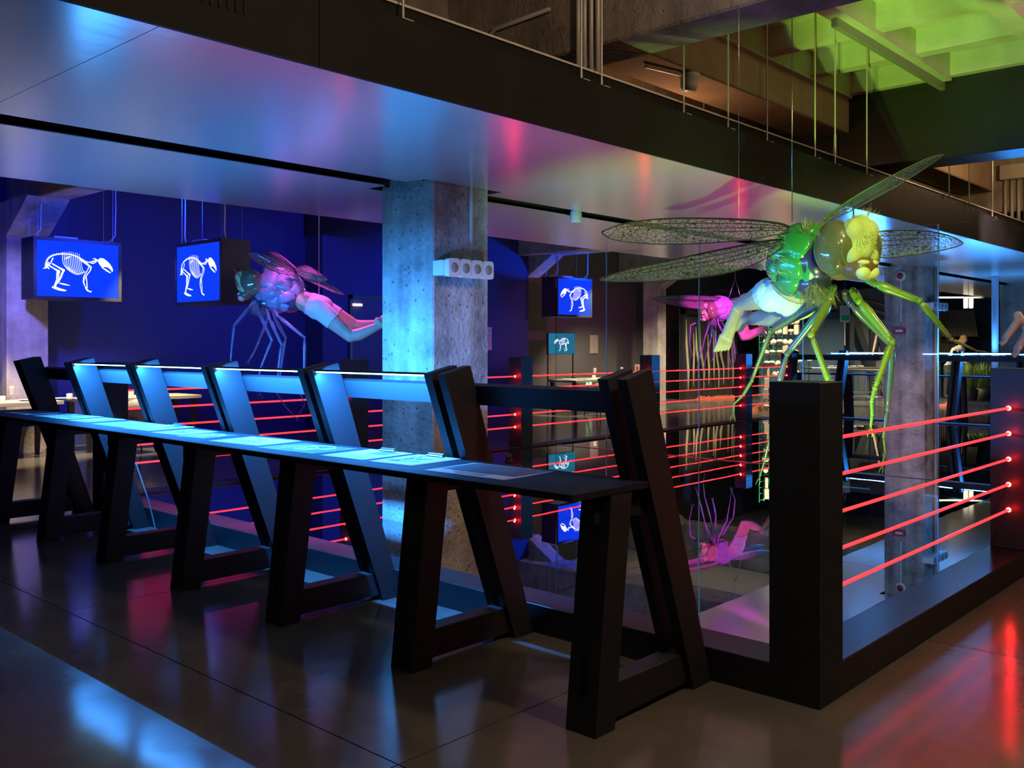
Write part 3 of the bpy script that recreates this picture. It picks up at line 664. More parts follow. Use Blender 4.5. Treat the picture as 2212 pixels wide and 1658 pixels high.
def limb(root, org, pts, rads, m, spines=True, name='leg', claw=True, seed=1, fl=0.75):
    """jointed insect leg: femur, tibia, tarsus, with spines and a pair of claws"""
    pts = [P(*p) - org for p in pts]; rr = random.Random(seed)
    mb = MB()
    for i in range(len(pts) - 1):
        a, b = pts[i], pts[i + 1]; r0, r1 = rads[i]
        n = 7; seg = [a.lerp(b, t / n) for t in range(n + 1)]
        sag = (b - a).length * 0.03
        prof = [r0 * 0.55, r0 * 0.95, r0 * 1.05, r0 + (r1 - r0) * 0.4, r0 + (r1 - r0) * 0.6, r0 + (r1 - r0) * 0.8, r1, r1 * 0.75]
        mb.tube(seg, prof, 8, True, fl)
        mb.ell(b, r1 * 0.95, None, 8, 6)
    mb.ell(pts[0], rads[0][0] * 0.8, None, 8, 6)
    o = mb.build(name, m, root, True)
    if spines:
        sp = MB()
        for i in range(1, min(3, len(pts) - 1)) if len(pts) > 2 else []:
            a, b = pts[i], pts[i + 1]; d = (b - a); ln = d.length; d.normalize()
            side = d.cross(Vector((rr.random() - 0.5, rr.random() - 0.5, 0.1))).normalized(); side2 = d.cross(side)
            k = int(ln / 0.018)
            for q in range(2, k):
                p = a.lerp(b, q / k); r = rads[i][0] + (rads[i][1] - rads[i][0]) * q / k
                for sd in (side, -side, side2):
                    v = (sd + d * 0.6).normalized(); sp.cone(p + sd * r * 0.6, p + v * (r + 0.016), 0.0022, 3)
        if sp.v: tag(sp.build('spines', m, o), kind='stuff')
    if claw:
        t = (pts[-1] - pts[-2]).normalized(); s = t.cross(Vector((0.2, 0.4, 0.9))).normalized(); r = rads[-1][1]
        c = MB()
        for sg in (-1, 1):
            c.tube([pts[-1], pts[-1] + t * 0.022 + s * sg * 0.014, pts[-1] + t * 0.042 + s * sg * 0.022, pts[-1] + t * 0.055 + s * sg * 0.018], [r * 0.8, r * 0.6, r * 0.4, 0.001], 5)
        c.build('claw', m, o, True)
    return o
def human(root, org, waist, hips, legs, shorts_len, skin=None, s=1.0):
    """lower body as one continuous skin: waist -> pelvis -> thighs -> shins -> feet with toes; shorts are a second layer"""
    w = P(*waist) - org; h = [P(*p) - org for p in hips]; c = (h[0] + h[1]) / 2
    mb = MB(); lat = (h[1] - h[0]).normalized(); ax = (c - w).normalized(); nor = lat.cross(ax).normalized()
    R = Matrix((lat, nor, ax)).transposed()
    for i in range(7):
        t = i / 6; p = w.lerp(c, t); mb.ell(p, ((0.130 + 0.045 * t) * s, (0.095 + 0.022 * t) * s, 0.07 * s), R, 16, 10)
    for hh in h:
        mb.ell(hh.lerp(c, 0.25), (0.10 * s, 0.115 * s, 0.12 * s), R, 14, 10)
    for (kn, an, toe), hh in zip(legs, h):
        k, a, t = P(*kn) - org, P(*an) - org, P(*toe) - org
        caps(mb, hh, 0.093 * s, hh.lerp(k, 0.5), 0.080 * s, 6); caps(mb, hh.lerp(k, 0.5), 0.080 * s, k, 0.058 * s, 6)
        mid = k.lerp(a, 0.33); bk = nor * (0.018 * s)
        caps(mb, k, 0.056 * s, mid + bk, 0.060 * s, 5); caps(mb, mid + bk, 0.060 * s, a, 0.036 * s, 7)
        f = (t - a); fl = f.length; f.normalize(); sh = (a - k).normalized()
        side = f.cross(sh).normalized(); dn = side.cross(f).normalized()
        if dn.dot(sh) < 0: dn = -dn
        caps(mb, a, 0.037 * s, a + dn * 0.035 * s - f * 0.035 * s, 0.034 * s, 3)
        ball = a + f * fl * 0.66 + dn * 0.030 * s
        for sg in (-0.55, 0.0, 0.55):
            caps(mb, a + dn * 0.012 * s + side * 0.012 * sg * s, 0.033 * s, ball + side * 0.042 * sg * s, 0.022 * s, 5)
        for q in range(5):
            o_ = (q - 2) * 0.0215 * s; ln = fl * (0.34 - 0.032 * q); r = (0.0125 - 0.0011 * q) * s
            b0 = ball + side * o_; b1 = b0 + f * ln * 0.55 - dn * 0.004; b2 = b0 + f * ln * 0.95 + dn * 0.010 * s
            caps(mb, b0, r, b1, r * 0.85, 3); caps(mb, b1, r * 0.9, b2, r * 0.95, 3)
    me = remeshed(mb, 0.0055 * s, 4, 'body')
    body = obj_from(me, 'body', skin or M_skin, root)
    # shorts: the skin of pelvis and upper thighs, lifted outward
    keep = []
    tops = c - ax * (0.115 * s)
    vco = [v.co.copy() for v in me.vertices]; vno = [v.normal.copy() for v in me.vertices]
    def inside(p):
        if (p - tops).dot(ax) < -0.0: return False
        if (p - c).length > (0.30 + shorts_len * 0.25) * s: return False
        ok = False
        for (kn, an, toe), hh in zip(legs, h):
            k = P(*kn) - org; d = (k - hh); L2 = d.length; d.normalize(); t = (p - hh).dot(d)
            rad = ((p - hh) - d * t).length
            if t > shorts_len * L2 and rad < 0.16 * s and (p - k).length < (p - c).length + 0.35: 
                # beyond the leg opening of this thigh, if it is this thigh's flesh
                others = [q for q in h if q is not hh][0]
                if (p - (hh + d * t)).length <= (p - others).length: return False
        return True
    sm = MB(); idx = {}
    for pol in me.polygons:
        if all(inside(vco[i]) for i in pol.vertices):
            f = []
            for i in pol.vertices:
                if i not in idx: idx[i] = len(sm.v); sm.v.append(tuple(vco[i] + vno[i] * 0.006 * s))
                f.append(idx[i])
            sm.f.append(tuple(f)); sm.m.append(0)
    so = sm.build('shorts', M_cotton, root, True)
    sol = so.modifiers.new('thick', 'SOLIDIFY'); sol.thickness = 0.008 * s; sol.offset = -0.6
    tr = so.modifiers.new('soft', 'SMOOTH'); tr.factor = 0.5; tr.iterations = 3
    return body
def bristles(root, name, m, items, r=0.0016):
    mb = MB()
    for p, q in items: mb.cone(p, q, r, 3)
    return tag(mb.build(name, m, root), kind='stuff')
def head(root, c, fwd, s, m_face, m_lip, seed=3, rim=None):
    """big-eyed fly head with a bristled human face plate and pouting mouth"""
    R = frame(fwd); T = lambda x, y, z: c + R @ (Vector((x, y, z)) * s)
    rr = random.Random(seed)
    skull = MB(); skull.ell(T(-0.10, 0, 0.05), (0.62 * s, 0.72 * s, 0.74 * s), R, 20, 14); skull.ell(T(-0.35, 0, -0.35), (0.5 * s, 0.5 * s, 0.5 * s), R, 16, 10)
    hd = obj_from(remeshed(skull, 0.028 * s * 2, 2, 'head'), 'head', M_mouth, root)
    for sg in (-1, 1):
        e = MB().ell(T(0.02, 0.50 * sg, 0.06), (0.62 * s, 0.46 * s, 0.78 * s), R @ Matrix.Rotation(-0.25 * sg, 3, 'Z'), 28, 18).build('compound_eye', M_eye, hd, True)
    fp = MB(); fp.ell(T(0.36, 0, 0.20), (0.44 * s, 0.50 * s, 0.72 * s), R, 20, 14)
    for sg in (-1, 1): fp.ell(T(0.44, 0.24 * sg, 0.50), (0.34 * s, 0.32 * s, 0.38 * s), R, 14, 10)      # brow lobes
    fp.ell(T(0.66, 0, -0.02), (0.20 * s, 0.22 * s, 0.26 * s), R, 12, 8)                                     # nose
    for sg in (-1, 1): fp.ell(T(0.48, 0.30 * sg, -0.16), (0.30 * s, 0.26 * s, 0.28 * s), R, 12, 8)       # cheeks
    obj_from(remeshed(fp, 0.035 * s, 8, 'face_plate', 0.6), 'face_plate', m_face, hd)
    mo = MB(); mo.ell(T(0.46, 0, -0.50), (0.52 * s, 0.50 * s, 0.36 * s), R, 18, 12); mo.ell(T(0.62, 0, -0.38), (0.36 * s, 0.40 * s, 0.16 * s), R, 14, 8)
    obj_from(remeshed(mo, 0.035 * s, 3, 'muzzle'), 'muzzle', M_mouth, hd)
    lp = MB()
    for sg in (-1, 1): lp.ell(T(0.80, 0.14 * sg, -0.36), (0.18 * s, 0.20 * s, 0.085 * s), R, 12, 8)
    obj_from(remeshed(lp, 0.03 * s, 2, 'upper_lip'), 'upper_lip', m_lip, hd)
    lp = MB()
    for sg in (-1, 1): lp.ell(T(0.80, 0.15 * sg, -0.62), (0.20 * s, 0.22 * s, 0.19 * s), R, 12, 8)
    lp.ell(T(0.74, 0, -0.72), (0.22 * s, 0.28 * s, 0.12 * s), R, 12, 8)
    obj_from(remeshed(lp, 0.03 * s, 2, 'lower_lip'), 'lower_lip', m_lip, hd)
    it = []
    for k in range(120):      # comb of bristles round the face plate
        a = 2 * math.pi * k / 120; b = T(0.44 + 0.06 * math.cos(a), 0.49 * math.sin(a), 0.20 + 0.68 * math.cos(a))
        d = R @ Vector((0.55, 0.9 * math.sin(a), 0.75 * math.cos(a) + 0.1)); it.append((b, b + d.normalized() * s * (0.30 + 0.14 * rr.random())))
    for k in range(130):      # short hairs over the plate
        a, z = (rr.random() - 0.5) * 1.7, (rr.random() - 0.35) * 1.0
        b = T(0.38 + 0.42 * math.cos(a) * math.cos(z * 1.1), 0.46 * math.sin(a), 0.20 + 0.66 * math.sin(z)); it.append((b, b + (R @ Vector((0.8, 0.3 * math.sin(a), -0.6))).normalized() * s * 0.11))
    bristles(hd, 'face_bristles', rim or M_bristle, it, 0.016 * s)
    for sg in (-1, 1):
        MB().tube([T(0.40, 0.20 * sg, 0.80), T(0.45, 0.26 * sg, 1.05), T(0.46, 0.34 * sg, 1.38)], [0.028 * s, 0.022 * s, 0.008 * s], 6).build('antenna', M_vein, hd, True)
    return hd
def thorax(root, c, fwd, sx, m_base, m_plate, m_fur, seed=5, up=Vector((0, 0, 1))):
    R = frame(fwd, up); T = lambda x, y, z: c + R @ (Vector((x, y, z)) * sx)
    rr = random.Random(seed)
    b = MB(); b.ell(T(0, 0, 0), (0.98 * sx, 0.74 * sx, 0.84 * sx), R, 24, 16); b.ell(T(0.62, 0, -0.20), (0.55 * sx, 0.55 * sx, 0.60 * sx), R, 18, 12)
    b.ell(T(-0.55, 0, -0.25), (0.6 * sx, 0.62 * sx, 0.62 * sx), R, 18, 12); b.ell(T(0.35, 0, -0.75), (0.5 * sx, 0.42 * sx, 0.40 * sx), R, 14, 10)
    th = obj_from(remeshed(b, 0.045 * sx, 3, 'thorax'), 'thorax', m_base, root)
    # overlapping shell plates: cells of a swollen ellipsoid with grooves between them
    seeds = [((0.45, 0, 0.9), 0.22), ((-0.45, 0, 0.85), 0.10), ((1.0, 0, 0.1), 0.0), ((-1.0, 0, 0.15), 0.0), ((-0.9, 0, -0.55), 0.0), ((0.1, 0, -1.0), 0.0)]
    for sg in (-1, 1):
        seeds += [((0.62, 0.72 * sg, 0.28), 0.12), ((-0.18, 0.85 * sg, 0.42), 0.05), ((0.32, 0.85 * sg, -0.38), 0.10), ((-0.50, 0.80 * sg, -0.22), 0.08), ((-0.05, 0.80 * sg, -0.75), 0.04), ((0.85, 0.35 * sg, -0.55), 0.02), ((-0.75, 0.6 * sg, -0.62), 0.04), ((-0.72, 0.62 * sg, 0.42), 0.02)]
    seeds = [(Vector(v).normalized(), w) for v, w in seeds]
    U, Vn = 72, 44; cell = []; pos = []
    for i in range(Vn + 1):
        ph = math.pi * (i / Vn) - math.pi / 2
        for k in range(U):
            a_ = 2 * math.pi * k / U; d = Vector((math.cos(ph) * math.cos(a_), math.cos(ph) * math.sin(a_), math.sin(ph)))
            dn = (d + Vector((math.sin(9 * d.y + 3 * d.z), math.sin(8 * d.z + 4 * d.x), math.sin(7 * d.x + 5 * d.y))) * 0.05).normalized()
            ds = sorted(((dn - sd).length - w, q) for q, (sd, w) in enumerate(seeds)); e = ds[1][0] - ds[0][0]
            b_ = min(1.0, e / 0.30); bulge = 0.90 + 0.165 * (b_ * (2 - b_)) ** 0.7
            pos.append(T(d.x * 1.06 * bulge, d.y * 0.80 * bulge, (d.z * 0.92 - 0.06) * bulge)); cell.append((ds[0][1], e))
    groups = {}
    for i in range(Vn):
        for k in range(U):
            f = (i * U + k, i * U + (k + 1) % U, (i + 1) * U + (k + 1) % U, (i + 1) * U + k)
            groups.setdefault(max((cell[q][1], cell[q][0]) for q in f)[1], []).append(f)
    for q, fs in groups.items():
        mbp = MB(); ix = {}
        for f in fs:
            for v in f:
                if v not in ix: ix[v] = len(mbp.v); mbp.v.append(tuple(pos[v]))
            mbp.f.append(tuple(ix[v] for v in f)); mbp.m.append(0)
        mbp.build('shell_plate', m_plate, th, True)
    it = []
    for k in range(420):      # fur under the neck and on the back
        a = rr.random() * 6.283; u = rr.random()
        p = T(0.75 - 0.55 * u, 0.34 * math.cos(a) * (0.6 + 0.4 * rr.random()), -0.78 - 0.14 * rr.random())
        it.append((p, p + R @ Vector((rr.uniform(-0.1, 0.25), rr.uniform(-0.25, 0.25), -0.35 - 0.3 * rr.random())) * sx))
    for k in range(200):
        p = T(rr.uniform(0.55, 0.85), rr.uniform(-0.4, 0.4), rr.uniform(0.35, 0.62)); it.append((p, p + R @ Vector((rr.uniform(-0.1, 0.2), rr.uniform(-0.15, 0.15), 0.22)) * sx))
    bristles(th, 'fur', m_fur, it, 0.010 * sx)
    it = []
    for k in range(90):
        a = rr.uniform(-1.2, 1.2); sg = rr.choice((-1, 1)); p = T(rr.uniform(-0.8, 0.7), sg * 0.78, rr.uniform(-0.6, 0.5)); it.append((p, p + R @ Vector((rr.uniform(-0.2, 0.1), sg * 0.16, 0.06)) * sx))
    bristles(th, 'side_hairs', M_bristle, it, 0.006 * sx)
    return th
def rope(root, org, pts, r=0.003, name='suspension_wire', m=None):
    return MB().tube([P(*p) - org if len(p) == 3 and not isinstance(p, Vector) else p - org for p in pts], r, 6).build(name, m or M_steel, root, True)

# ---------------------------------------------------------------- the large green one
org = P(1725, 558, 5.75); big = thing('insect_sculpture', 'largest insect sculpture lit green, with white briefs, facing right', 'sculpture', org, 0, 'hanging half insect half human sculptures')
O = Vector((0, 0, 0))
hf = RT * 0.34 - FW * 0.93 - UP * 0.06
head(big, P(1833, 541, 5.32) - org, hf, 0.200, M_face, M_lip)
tf = (P(1833, 545, 5.32) - P(1690, 615, 6.0)).normalized()
thorax(big, P(1733, 558, 5.70) - org, tf, 0.235, M_base_p, M_plate_g, M_fur)
human(big, org, (1722, 608, 5.82), [(1664, 632, 6.00), (1730, 655, 5.95)], [((1620, 652, 6.30), (1596, 662, 6.50), (1561, 762, 6.42)), ((1672, 688, 6.28), (1612, 690, 6.62), (1590, 722, 6.68))], 0.22)
G_ = [(0.026, 0.024), (0.021, 0.017), (0.014, 0.012), (0.011, 0.008)]
limb(big, org, [(1872, 600, 5.35), (1890, 612, 5.32), (1986, 650, 5.25), (2056, 733, 5.25), (2109, 757, 5.25)], [(0.026, 0.024), (0.027, 0.020), (0.021, 0.013), (0.010, 0.005)], M_leg_g, seed=1)
limb(big, org, [(1842, 628, 5.40), (1856, 650, 5.35), (1927, 738, 5.22), (1890, 838, 5.20), (1883, 866, 5.20), (1884, 895, 5.20), (1881, 922, 5.20)], [(0.028, 0.026), (0.029, 0.022), (0.026, 0.018), (0.016, 0.014), (0.014, 0.012), (0.012, 0.009)], M_leg_g, seed=2)
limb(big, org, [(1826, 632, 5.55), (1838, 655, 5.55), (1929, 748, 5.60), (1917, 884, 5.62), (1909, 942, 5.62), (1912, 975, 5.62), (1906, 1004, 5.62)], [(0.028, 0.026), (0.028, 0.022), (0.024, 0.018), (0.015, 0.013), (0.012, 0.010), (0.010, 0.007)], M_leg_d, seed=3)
limb(big, org, [(1800, 622, 5.45), (1793, 648, 5.35), (1752, 722, 5.18), (1792, 826, 5.10), (1802, 880, 5.08), (1796, 930, 5.08)], [(0.030, 0.030), (0.031, 0.024), (0.020, 0.024), (0.014, 0.012), (0.011, 0.008)], M_leg_g, seed=4)
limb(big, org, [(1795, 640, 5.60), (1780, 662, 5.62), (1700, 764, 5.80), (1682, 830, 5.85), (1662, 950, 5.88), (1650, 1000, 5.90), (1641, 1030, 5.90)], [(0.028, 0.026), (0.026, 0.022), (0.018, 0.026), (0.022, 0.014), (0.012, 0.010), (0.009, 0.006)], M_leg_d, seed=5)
limb(big, org, [(1790, 640, 5.62), (1772, 655, 5.70), (1664, 716, 6.05), (1624, 822, 6.15), (1606, 852, 6.15), (1586, 872, 6.15), (1584, 892, 6.15)], [(0.027, 0.026), (0.026, 0.020), (0.018, 0.014), (0.012, 0.011), (0.009, 0.006), (0.006, 0.004)], M_leg_b, seed=6)
wing(big, org, [(1712, 494, 5.66), (1690, 482, 5.62), (1600, 473, 5.50), (1450, 470, 5.30), (1350, 480, 5.20), (1300, 500, 5.14)], [(1712, 500, 5.62), (1660, 510, 5.50), (1600, 520, 5.36), (1480, 528, 5.18), (1380, 526, 5.10), (1315, 516, 5.10), (1300, 502, 5.13)], M_wing)
wing(big, org, [(1700, 518, 5.66), (1670, 517, 5.60), (1560, 538, 5.46), (1430, 566, 5.28), (1340, 586, 5.18), (1295, 602, 5.10)], [(1700, 526, 5.62), (1660, 556, 5.50), (1600, 584, 5.38), (1500, 602, 5.22), (1400, 608, 5.14), (1310, 608, 5.08), (1295, 604, 5.10)], M_wing)
wing(big, org, [(1778, 474, 5.66), (1800, 456, 5.72), (1860, 416, 5.86), (1940, 372, 6.02), (2010, 338, 6.16), (2038, 333, 6.20)], [(1782, 478, 5.70), (1820, 466, 5.84), (1880, 432, 5.98), (1950, 394, 6.10), (2015, 352, 6.20), (2038, 335, 6.20)], M_wing, lead=M_vein_g)
wing(big, org, [(1830, 512, 5.80), (1900, 499, 5.92), (1960, 496, 6.06), (2020, 500, 6.20), (2066, 514, 6.30), (2080, 524, 6.34)], [(1830, 530, 5.86), (1900, 560, 6.02), (1960, 552, 6.16), (2030, 542, 6.28), (2070, 532, 6.34), (2080, 526, 6.34)], M_wing)
rope(big, org, [(1711, 478, 5.72), P(1711, 478, 5.72) + Vector((0, 0, 3.488 - P(1711, 478, 5.72).z))])
rope(big, org, [P(1596, 470, 5.48), P(1596, 470, 5.48) + Vector((0, 0, 4.415 - P(1596, 470, 5.48).z))], 0.0015)

# ---------------------------------------------------------------- the lilac one, seen from the side
DL = 9.1
org2 = P(605, 626, DL); left = thing('insect_sculpture', 'insect sculpture in white shorts left of the near column', 'sculpture', org2, 0, 'hanging half insect half human sculptures')
hf2 = -RT * 0.86 - FW * 0.30 - UP * 0.30
head(left, P(543, 612, DL - 0.05) - org2, hf2, 0.165, M_face, mat('pink_lip', (0.70, 0.45, 0.42), 0.5), seed=8, rim=mat('red_bristle', (0.65, 0.15, 0.10), 0.6))
tf2 = (P(545, 610, DL) - P(675, 660, DL)).normalized()
thorax(left, P(606, 624, DL) - org2, tf2, 0.225, M_base_p, M_plate_v, M_fur_g, seed=9)
human(left, org2, (652, 648, DL), [(686, 664, DL - 0.12), (694, 664, DL + 0.16)], [((757, 726, DL - 0.14), (820, 703, DL - 0.10), (858, 720, DL - 0.08)), ((766, 702, DL + 0.22), (830, 698, DL + 0.24), (862, 716, DL + 0.24))], 0.50)
RV = [(0.018, 0.017), (0.020, 0.014), (0.014, 0.010), (0.009, 0.007), (0.007, 0.005)]
limb(left, org2, [(549, 650, DL - 0.05), (540, 662, DL - 0.08), (506, 702, DL - 0.22), (500, 757, DL - 0.24), (498, 782, DL - 0.24)], RV, M_leg_v, seed=11)
limb(left, org2, [(556, 660, DL - 0.10), (560, 676, DL - 0.16), (587, 735, DL - 0.30), (563, 795, DL - 0.32), (556, 830, DL - 0.32), (560, 850, DL - 0.3)], RV, M_leg_v, seed=12)
limb(left, org2, [(576, 668, DL - 0.12), (582, 688, DL - 0.16), (608, 744, DL - 0.28), (601, 800, DL - 0.30), (598, 850, DL - 0.30), (618, 880, DL - 0.30), (637, 900, DL - 0.30)], RV + [(0.006, 0.004)], M_leg_v, seed=13)
limb(left, org2, [(588, 662, DL - 0.10), (600, 682, DL - 0.14), (658, 729, DL - 0.2), (657, 815, DL - 0.2), (650, 853, DL - 0.2), (658, 872, DL - 0.2), (650, 888, DL - 0.2)], RV + [(0.006, 0.004)], M_leg_v, seed=14)
limb(left, org2, [(580, 676, DL + 0.10), (576, 696, DL + 0.14), (560, 735, DL + 0.30), (549, 760, DL + 0.32), (538, 778, DL + 0.32)], RV, M_leg_v, seed=15)
limb(left, org2, [(590, 672, DL + 0.10), (596, 692, DL + 0.14), (617, 730, DL + 0.30), (606, 800, DL + 0.32), (604, 840, DL + 0.32)], RV, M_leg_v, seed=16)
wing(left, org2, [(646, 594, DL - 0.10), (620, 566, DL - 0.30), (570, 549, DL - 0.62), (540, 544, DL - 0.80), (533, 546, DL - 0.84)], [(646, 598, DL - 0.14), (600, 590, DL - 0.40), (560, 572, DL - 0.70), (538, 556, DL - 0.86), (533, 548, DL - 0.85)], M_wing_f, n=24)
wing(left, org2, [(650, 590, DL + 0.08), (620, 562, DL + 0.28), (596, 545, DL + 0.50), (580, 542, DL + 0.64), (576, 544, DL + 0.68)], [(650, 594, DL + 0.06), (615, 572, DL + 0.30), (590, 556, DL + 0.54), (578, 548, DL + 0.66), (576, 545, DL + 0.68)], M_wing_f, n=24)
wing(left, org2, [(640, 578, DL - 0.08), (660, 572, DL - 0.24), (690, 590, DL - 0.50), (704, 600, DL - 0.66), (707, 604, DL - 0.70)], [(636, 590, DL - 0.10), (655, 600, DL - 0.30), (680, 607, DL - 0.52), (700, 609, DL - 0.68), (707, 606, DL - 0.70)], M_wing_f, n=24)
wing(left, org2, [(655, 596, DL + 0.10), (690, 606, DL + 0.30), (720, 620, DL + 0.52), (741, 635, DL + 0.66)], [(655, 602, DL + 0.08), (690, 618, DL + 0.30), (720, 632, DL + 0.52), (741, 637, DL + 0.66)], M_wing_f, n=24)
rope(left, org2, [P(689, 640, DL), P(689, 640, DL) + Vector((0, 0, 4.415 - P(689, 640, DL).z))])

# ---------------------------------------------------------------- the distant magenta one
DT = 15.2
org3 = P(1558, 660, DT); third = thing('insect_sculpture', 'small distant insect sculpture lit magenta, behind the largest one', 'sculpture', org3, 0, 'hanging half insect half human sculptures')
head(third, P(1530, 672, DT - 0.25) - org3, -RT * 0.85 - FW * 0.45 - UP * 0.2, 0.165, M_face, M_lip, seed=21)
thorax(third, P(1556, 664, DT) - org3, -RT * 0.9 - FW * 0.35 + UP * 0.1, 0.215, M_base_p, M_plate_v, M_fur_g, seed=22)
human(third, org3, (1574, 672, DT), [(1590, 678, DT - 0.13), (1594, 680, DT + 0.13)], [((1606, 728, DT - 0.12), (1645, 716, DT - 0.1), (1660, 745, DT - 0.1)), ((1614, 722, DT + 0.14), (1652, 706, DT + 0.14), (1664, 735, DT + 0.14))], 0.5)
RT3 = [(0.016, 0.016), (0.017, 0.013), (0.012, 0.009), (0.008, 0.006), (0.006, 0.005)]
for q, pts in enumerate(([(1534, 683), (1529, 685), (1492, 702), (1489, 737), (1495, 766)], [(1538, 688), (1533, 697), (1522, 730), (1510, 780), (1504, 800)],
                         [(1542, 688), (1538, 699), (1536, 730), (1522, 780), (1519, 812), (1524, 838)], [(1550, 688), (1552, 700), (1570, 735), (1576, 770), (1580, 800)],
                         [(1546, 690), (1546, 704), (1546, 745), (1540, 775)], [(1554, 688), (1562, 700), (1584, 735), (1588, 775), (1580, 795)])):
    limb(third, org3, [(a, b, DT + 0.15 * ((q % 3) - 1)) for a, b in pts], RT3[:len(pts) - 1] if len(pts) <= 6 else RT3, M_leg_v, seed=30 + q)
wing(third, org3, [(1566, 644, DT), (1540, 640, DT - 0.3), (1480, 637, DT - 0.7), (1430, 639, DT - 1.0), (1409, 645, DT - 1.1)], [(1566, 650, DT), (1530, 647, DT - 0.4), (1470, 646, DT - 0.8), (1425, 648, DT - 1.05), (1409, 647, DT - 1.1)], M_wing_f, n=24)
wing(third, org3, [(1564, 652, DT), (1520, 647, DT - 0.3), (1470, 644, DT - 0.6), (1430, 645, DT - 0.85), (1417, 648, DT - 0.95)], [(1564, 660, DT), (1530, 669, DT - 0.4), (1480, 664, DT - 0.72), (1440, 657, DT - 0.9), (1417, 649, DT - 0.95)], M_wing_f, n=24)
wing(third, org3, [(1576, 646, DT + 0.1), (1600, 640, DT + 0.3), (1640, 641, DT + 0.6), (1668, 648, DT + 0.8)], [(1576, 652, DT + 0.1), (1600, 656, DT + 0.3), (1640, 657, DT + 0.6), (1668, 650, DT + 0.8)], M_wing_f, n=24)
wing(third, org3, [(1574, 648, DT + 0.1), (1600, 645, DT + 0.4), (1630, 648, DT + 0.8), (1650, 656, DT + 1.0)], [(1574, 654, DT + 0.1), (1600, 662, DT + 0.4), (1630, 664, DT + 0.8), (1650, 658, DT + 1.0)], M_wing_f, n=24)
ap = P(1588, 600, DT)
rope(third, org3, [P(1570, 658, DT), ap], 0.004); rope(third, org3, [P(1606, 664, DT), ap], 0.004); rope(third, org3, [ap, ap + Vector((0, 0, 4.415 - ap.z))], 0.004)

# ---------------------------------------------------------------- the one leaving the frame on the right: only its feet show
D4 = 7.4
org4 = P(2440, 640, D4); fourth = thing('insect_sculpture', 'insect sculpture at the right edge of the picture, only a bare foot showing', 'sculpture', org4, 0, 'hanging half insect half human sculptures')
human(fourth, org4, (2470, 628, D4), [(2420, 640, D4 - 0.10), (2424, 640, D4 + 0.14)], [((2310, 690, D4 - 0.10), (2203, 694, D4 - 0.05), (2170, 752, D4 - 0.05)), ((2316, 704, D4 + 0.16), (2222, 720, D4 + 0.18), (2196, 776, D4 + 0.18))], 0.45)
thorax(fourth, P(2540, 610, D4) - org4, (P(2600, 590, D4) - P(2470, 628, D4)), 0.23, M_base_p, M_plate_g, M_fur, seed=41)
head(fourth, P(2620, 596, D4) - org4, RT * 0.9 - FW * 0.3 - UP * 0.2, 0.17, M_face, M_lip, seed=42)
wing(fourth, org4, [(2520, 580, D4), (2480, 556, D4 - 0.3), (2420, 540, D4 - 0.7), (2380, 545, D4 - 0.9)], [(2520, 586, D4), (2480, 580, D4 - 0.35), (2430, 566, D4 - 0.75), (2380, 547, D4 - 0.9)], M_wing_f, n=24)
wing(fourth, org4, [(2530, 578, D4), (2560, 556, D4 + 0.3), (2610, 540, D4 + 0.7), (2650, 545, D4 + 0.9)], [(2530, 586, D4), (2560, 580, D4 + 0.35), (2610, 566, D4 + 0.75), (2650, 547, D4 + 0.9)], M_wing_f, n=24)
for q, dx in enumerate((-20, 10, 40)):
    limb(fourth, org4, [(2550 + dx, 650, D4 - 0.1), (2560 + dx, 670, D4 - 0.15), (2580 + dx * 2, 730, D4 - 0.3), (2575 + dx * 2, 800, D4 - 0.3), (2580 + dx * 2, 840, D4 - 0.3)], RV, M_leg_g, seed=50 + q)
rope(fourth, org4, [P(2540, 560, D4), P(2540, 560, D4) + Vector((0, 0, 4.14 - P(2540, 560, D4).z))])
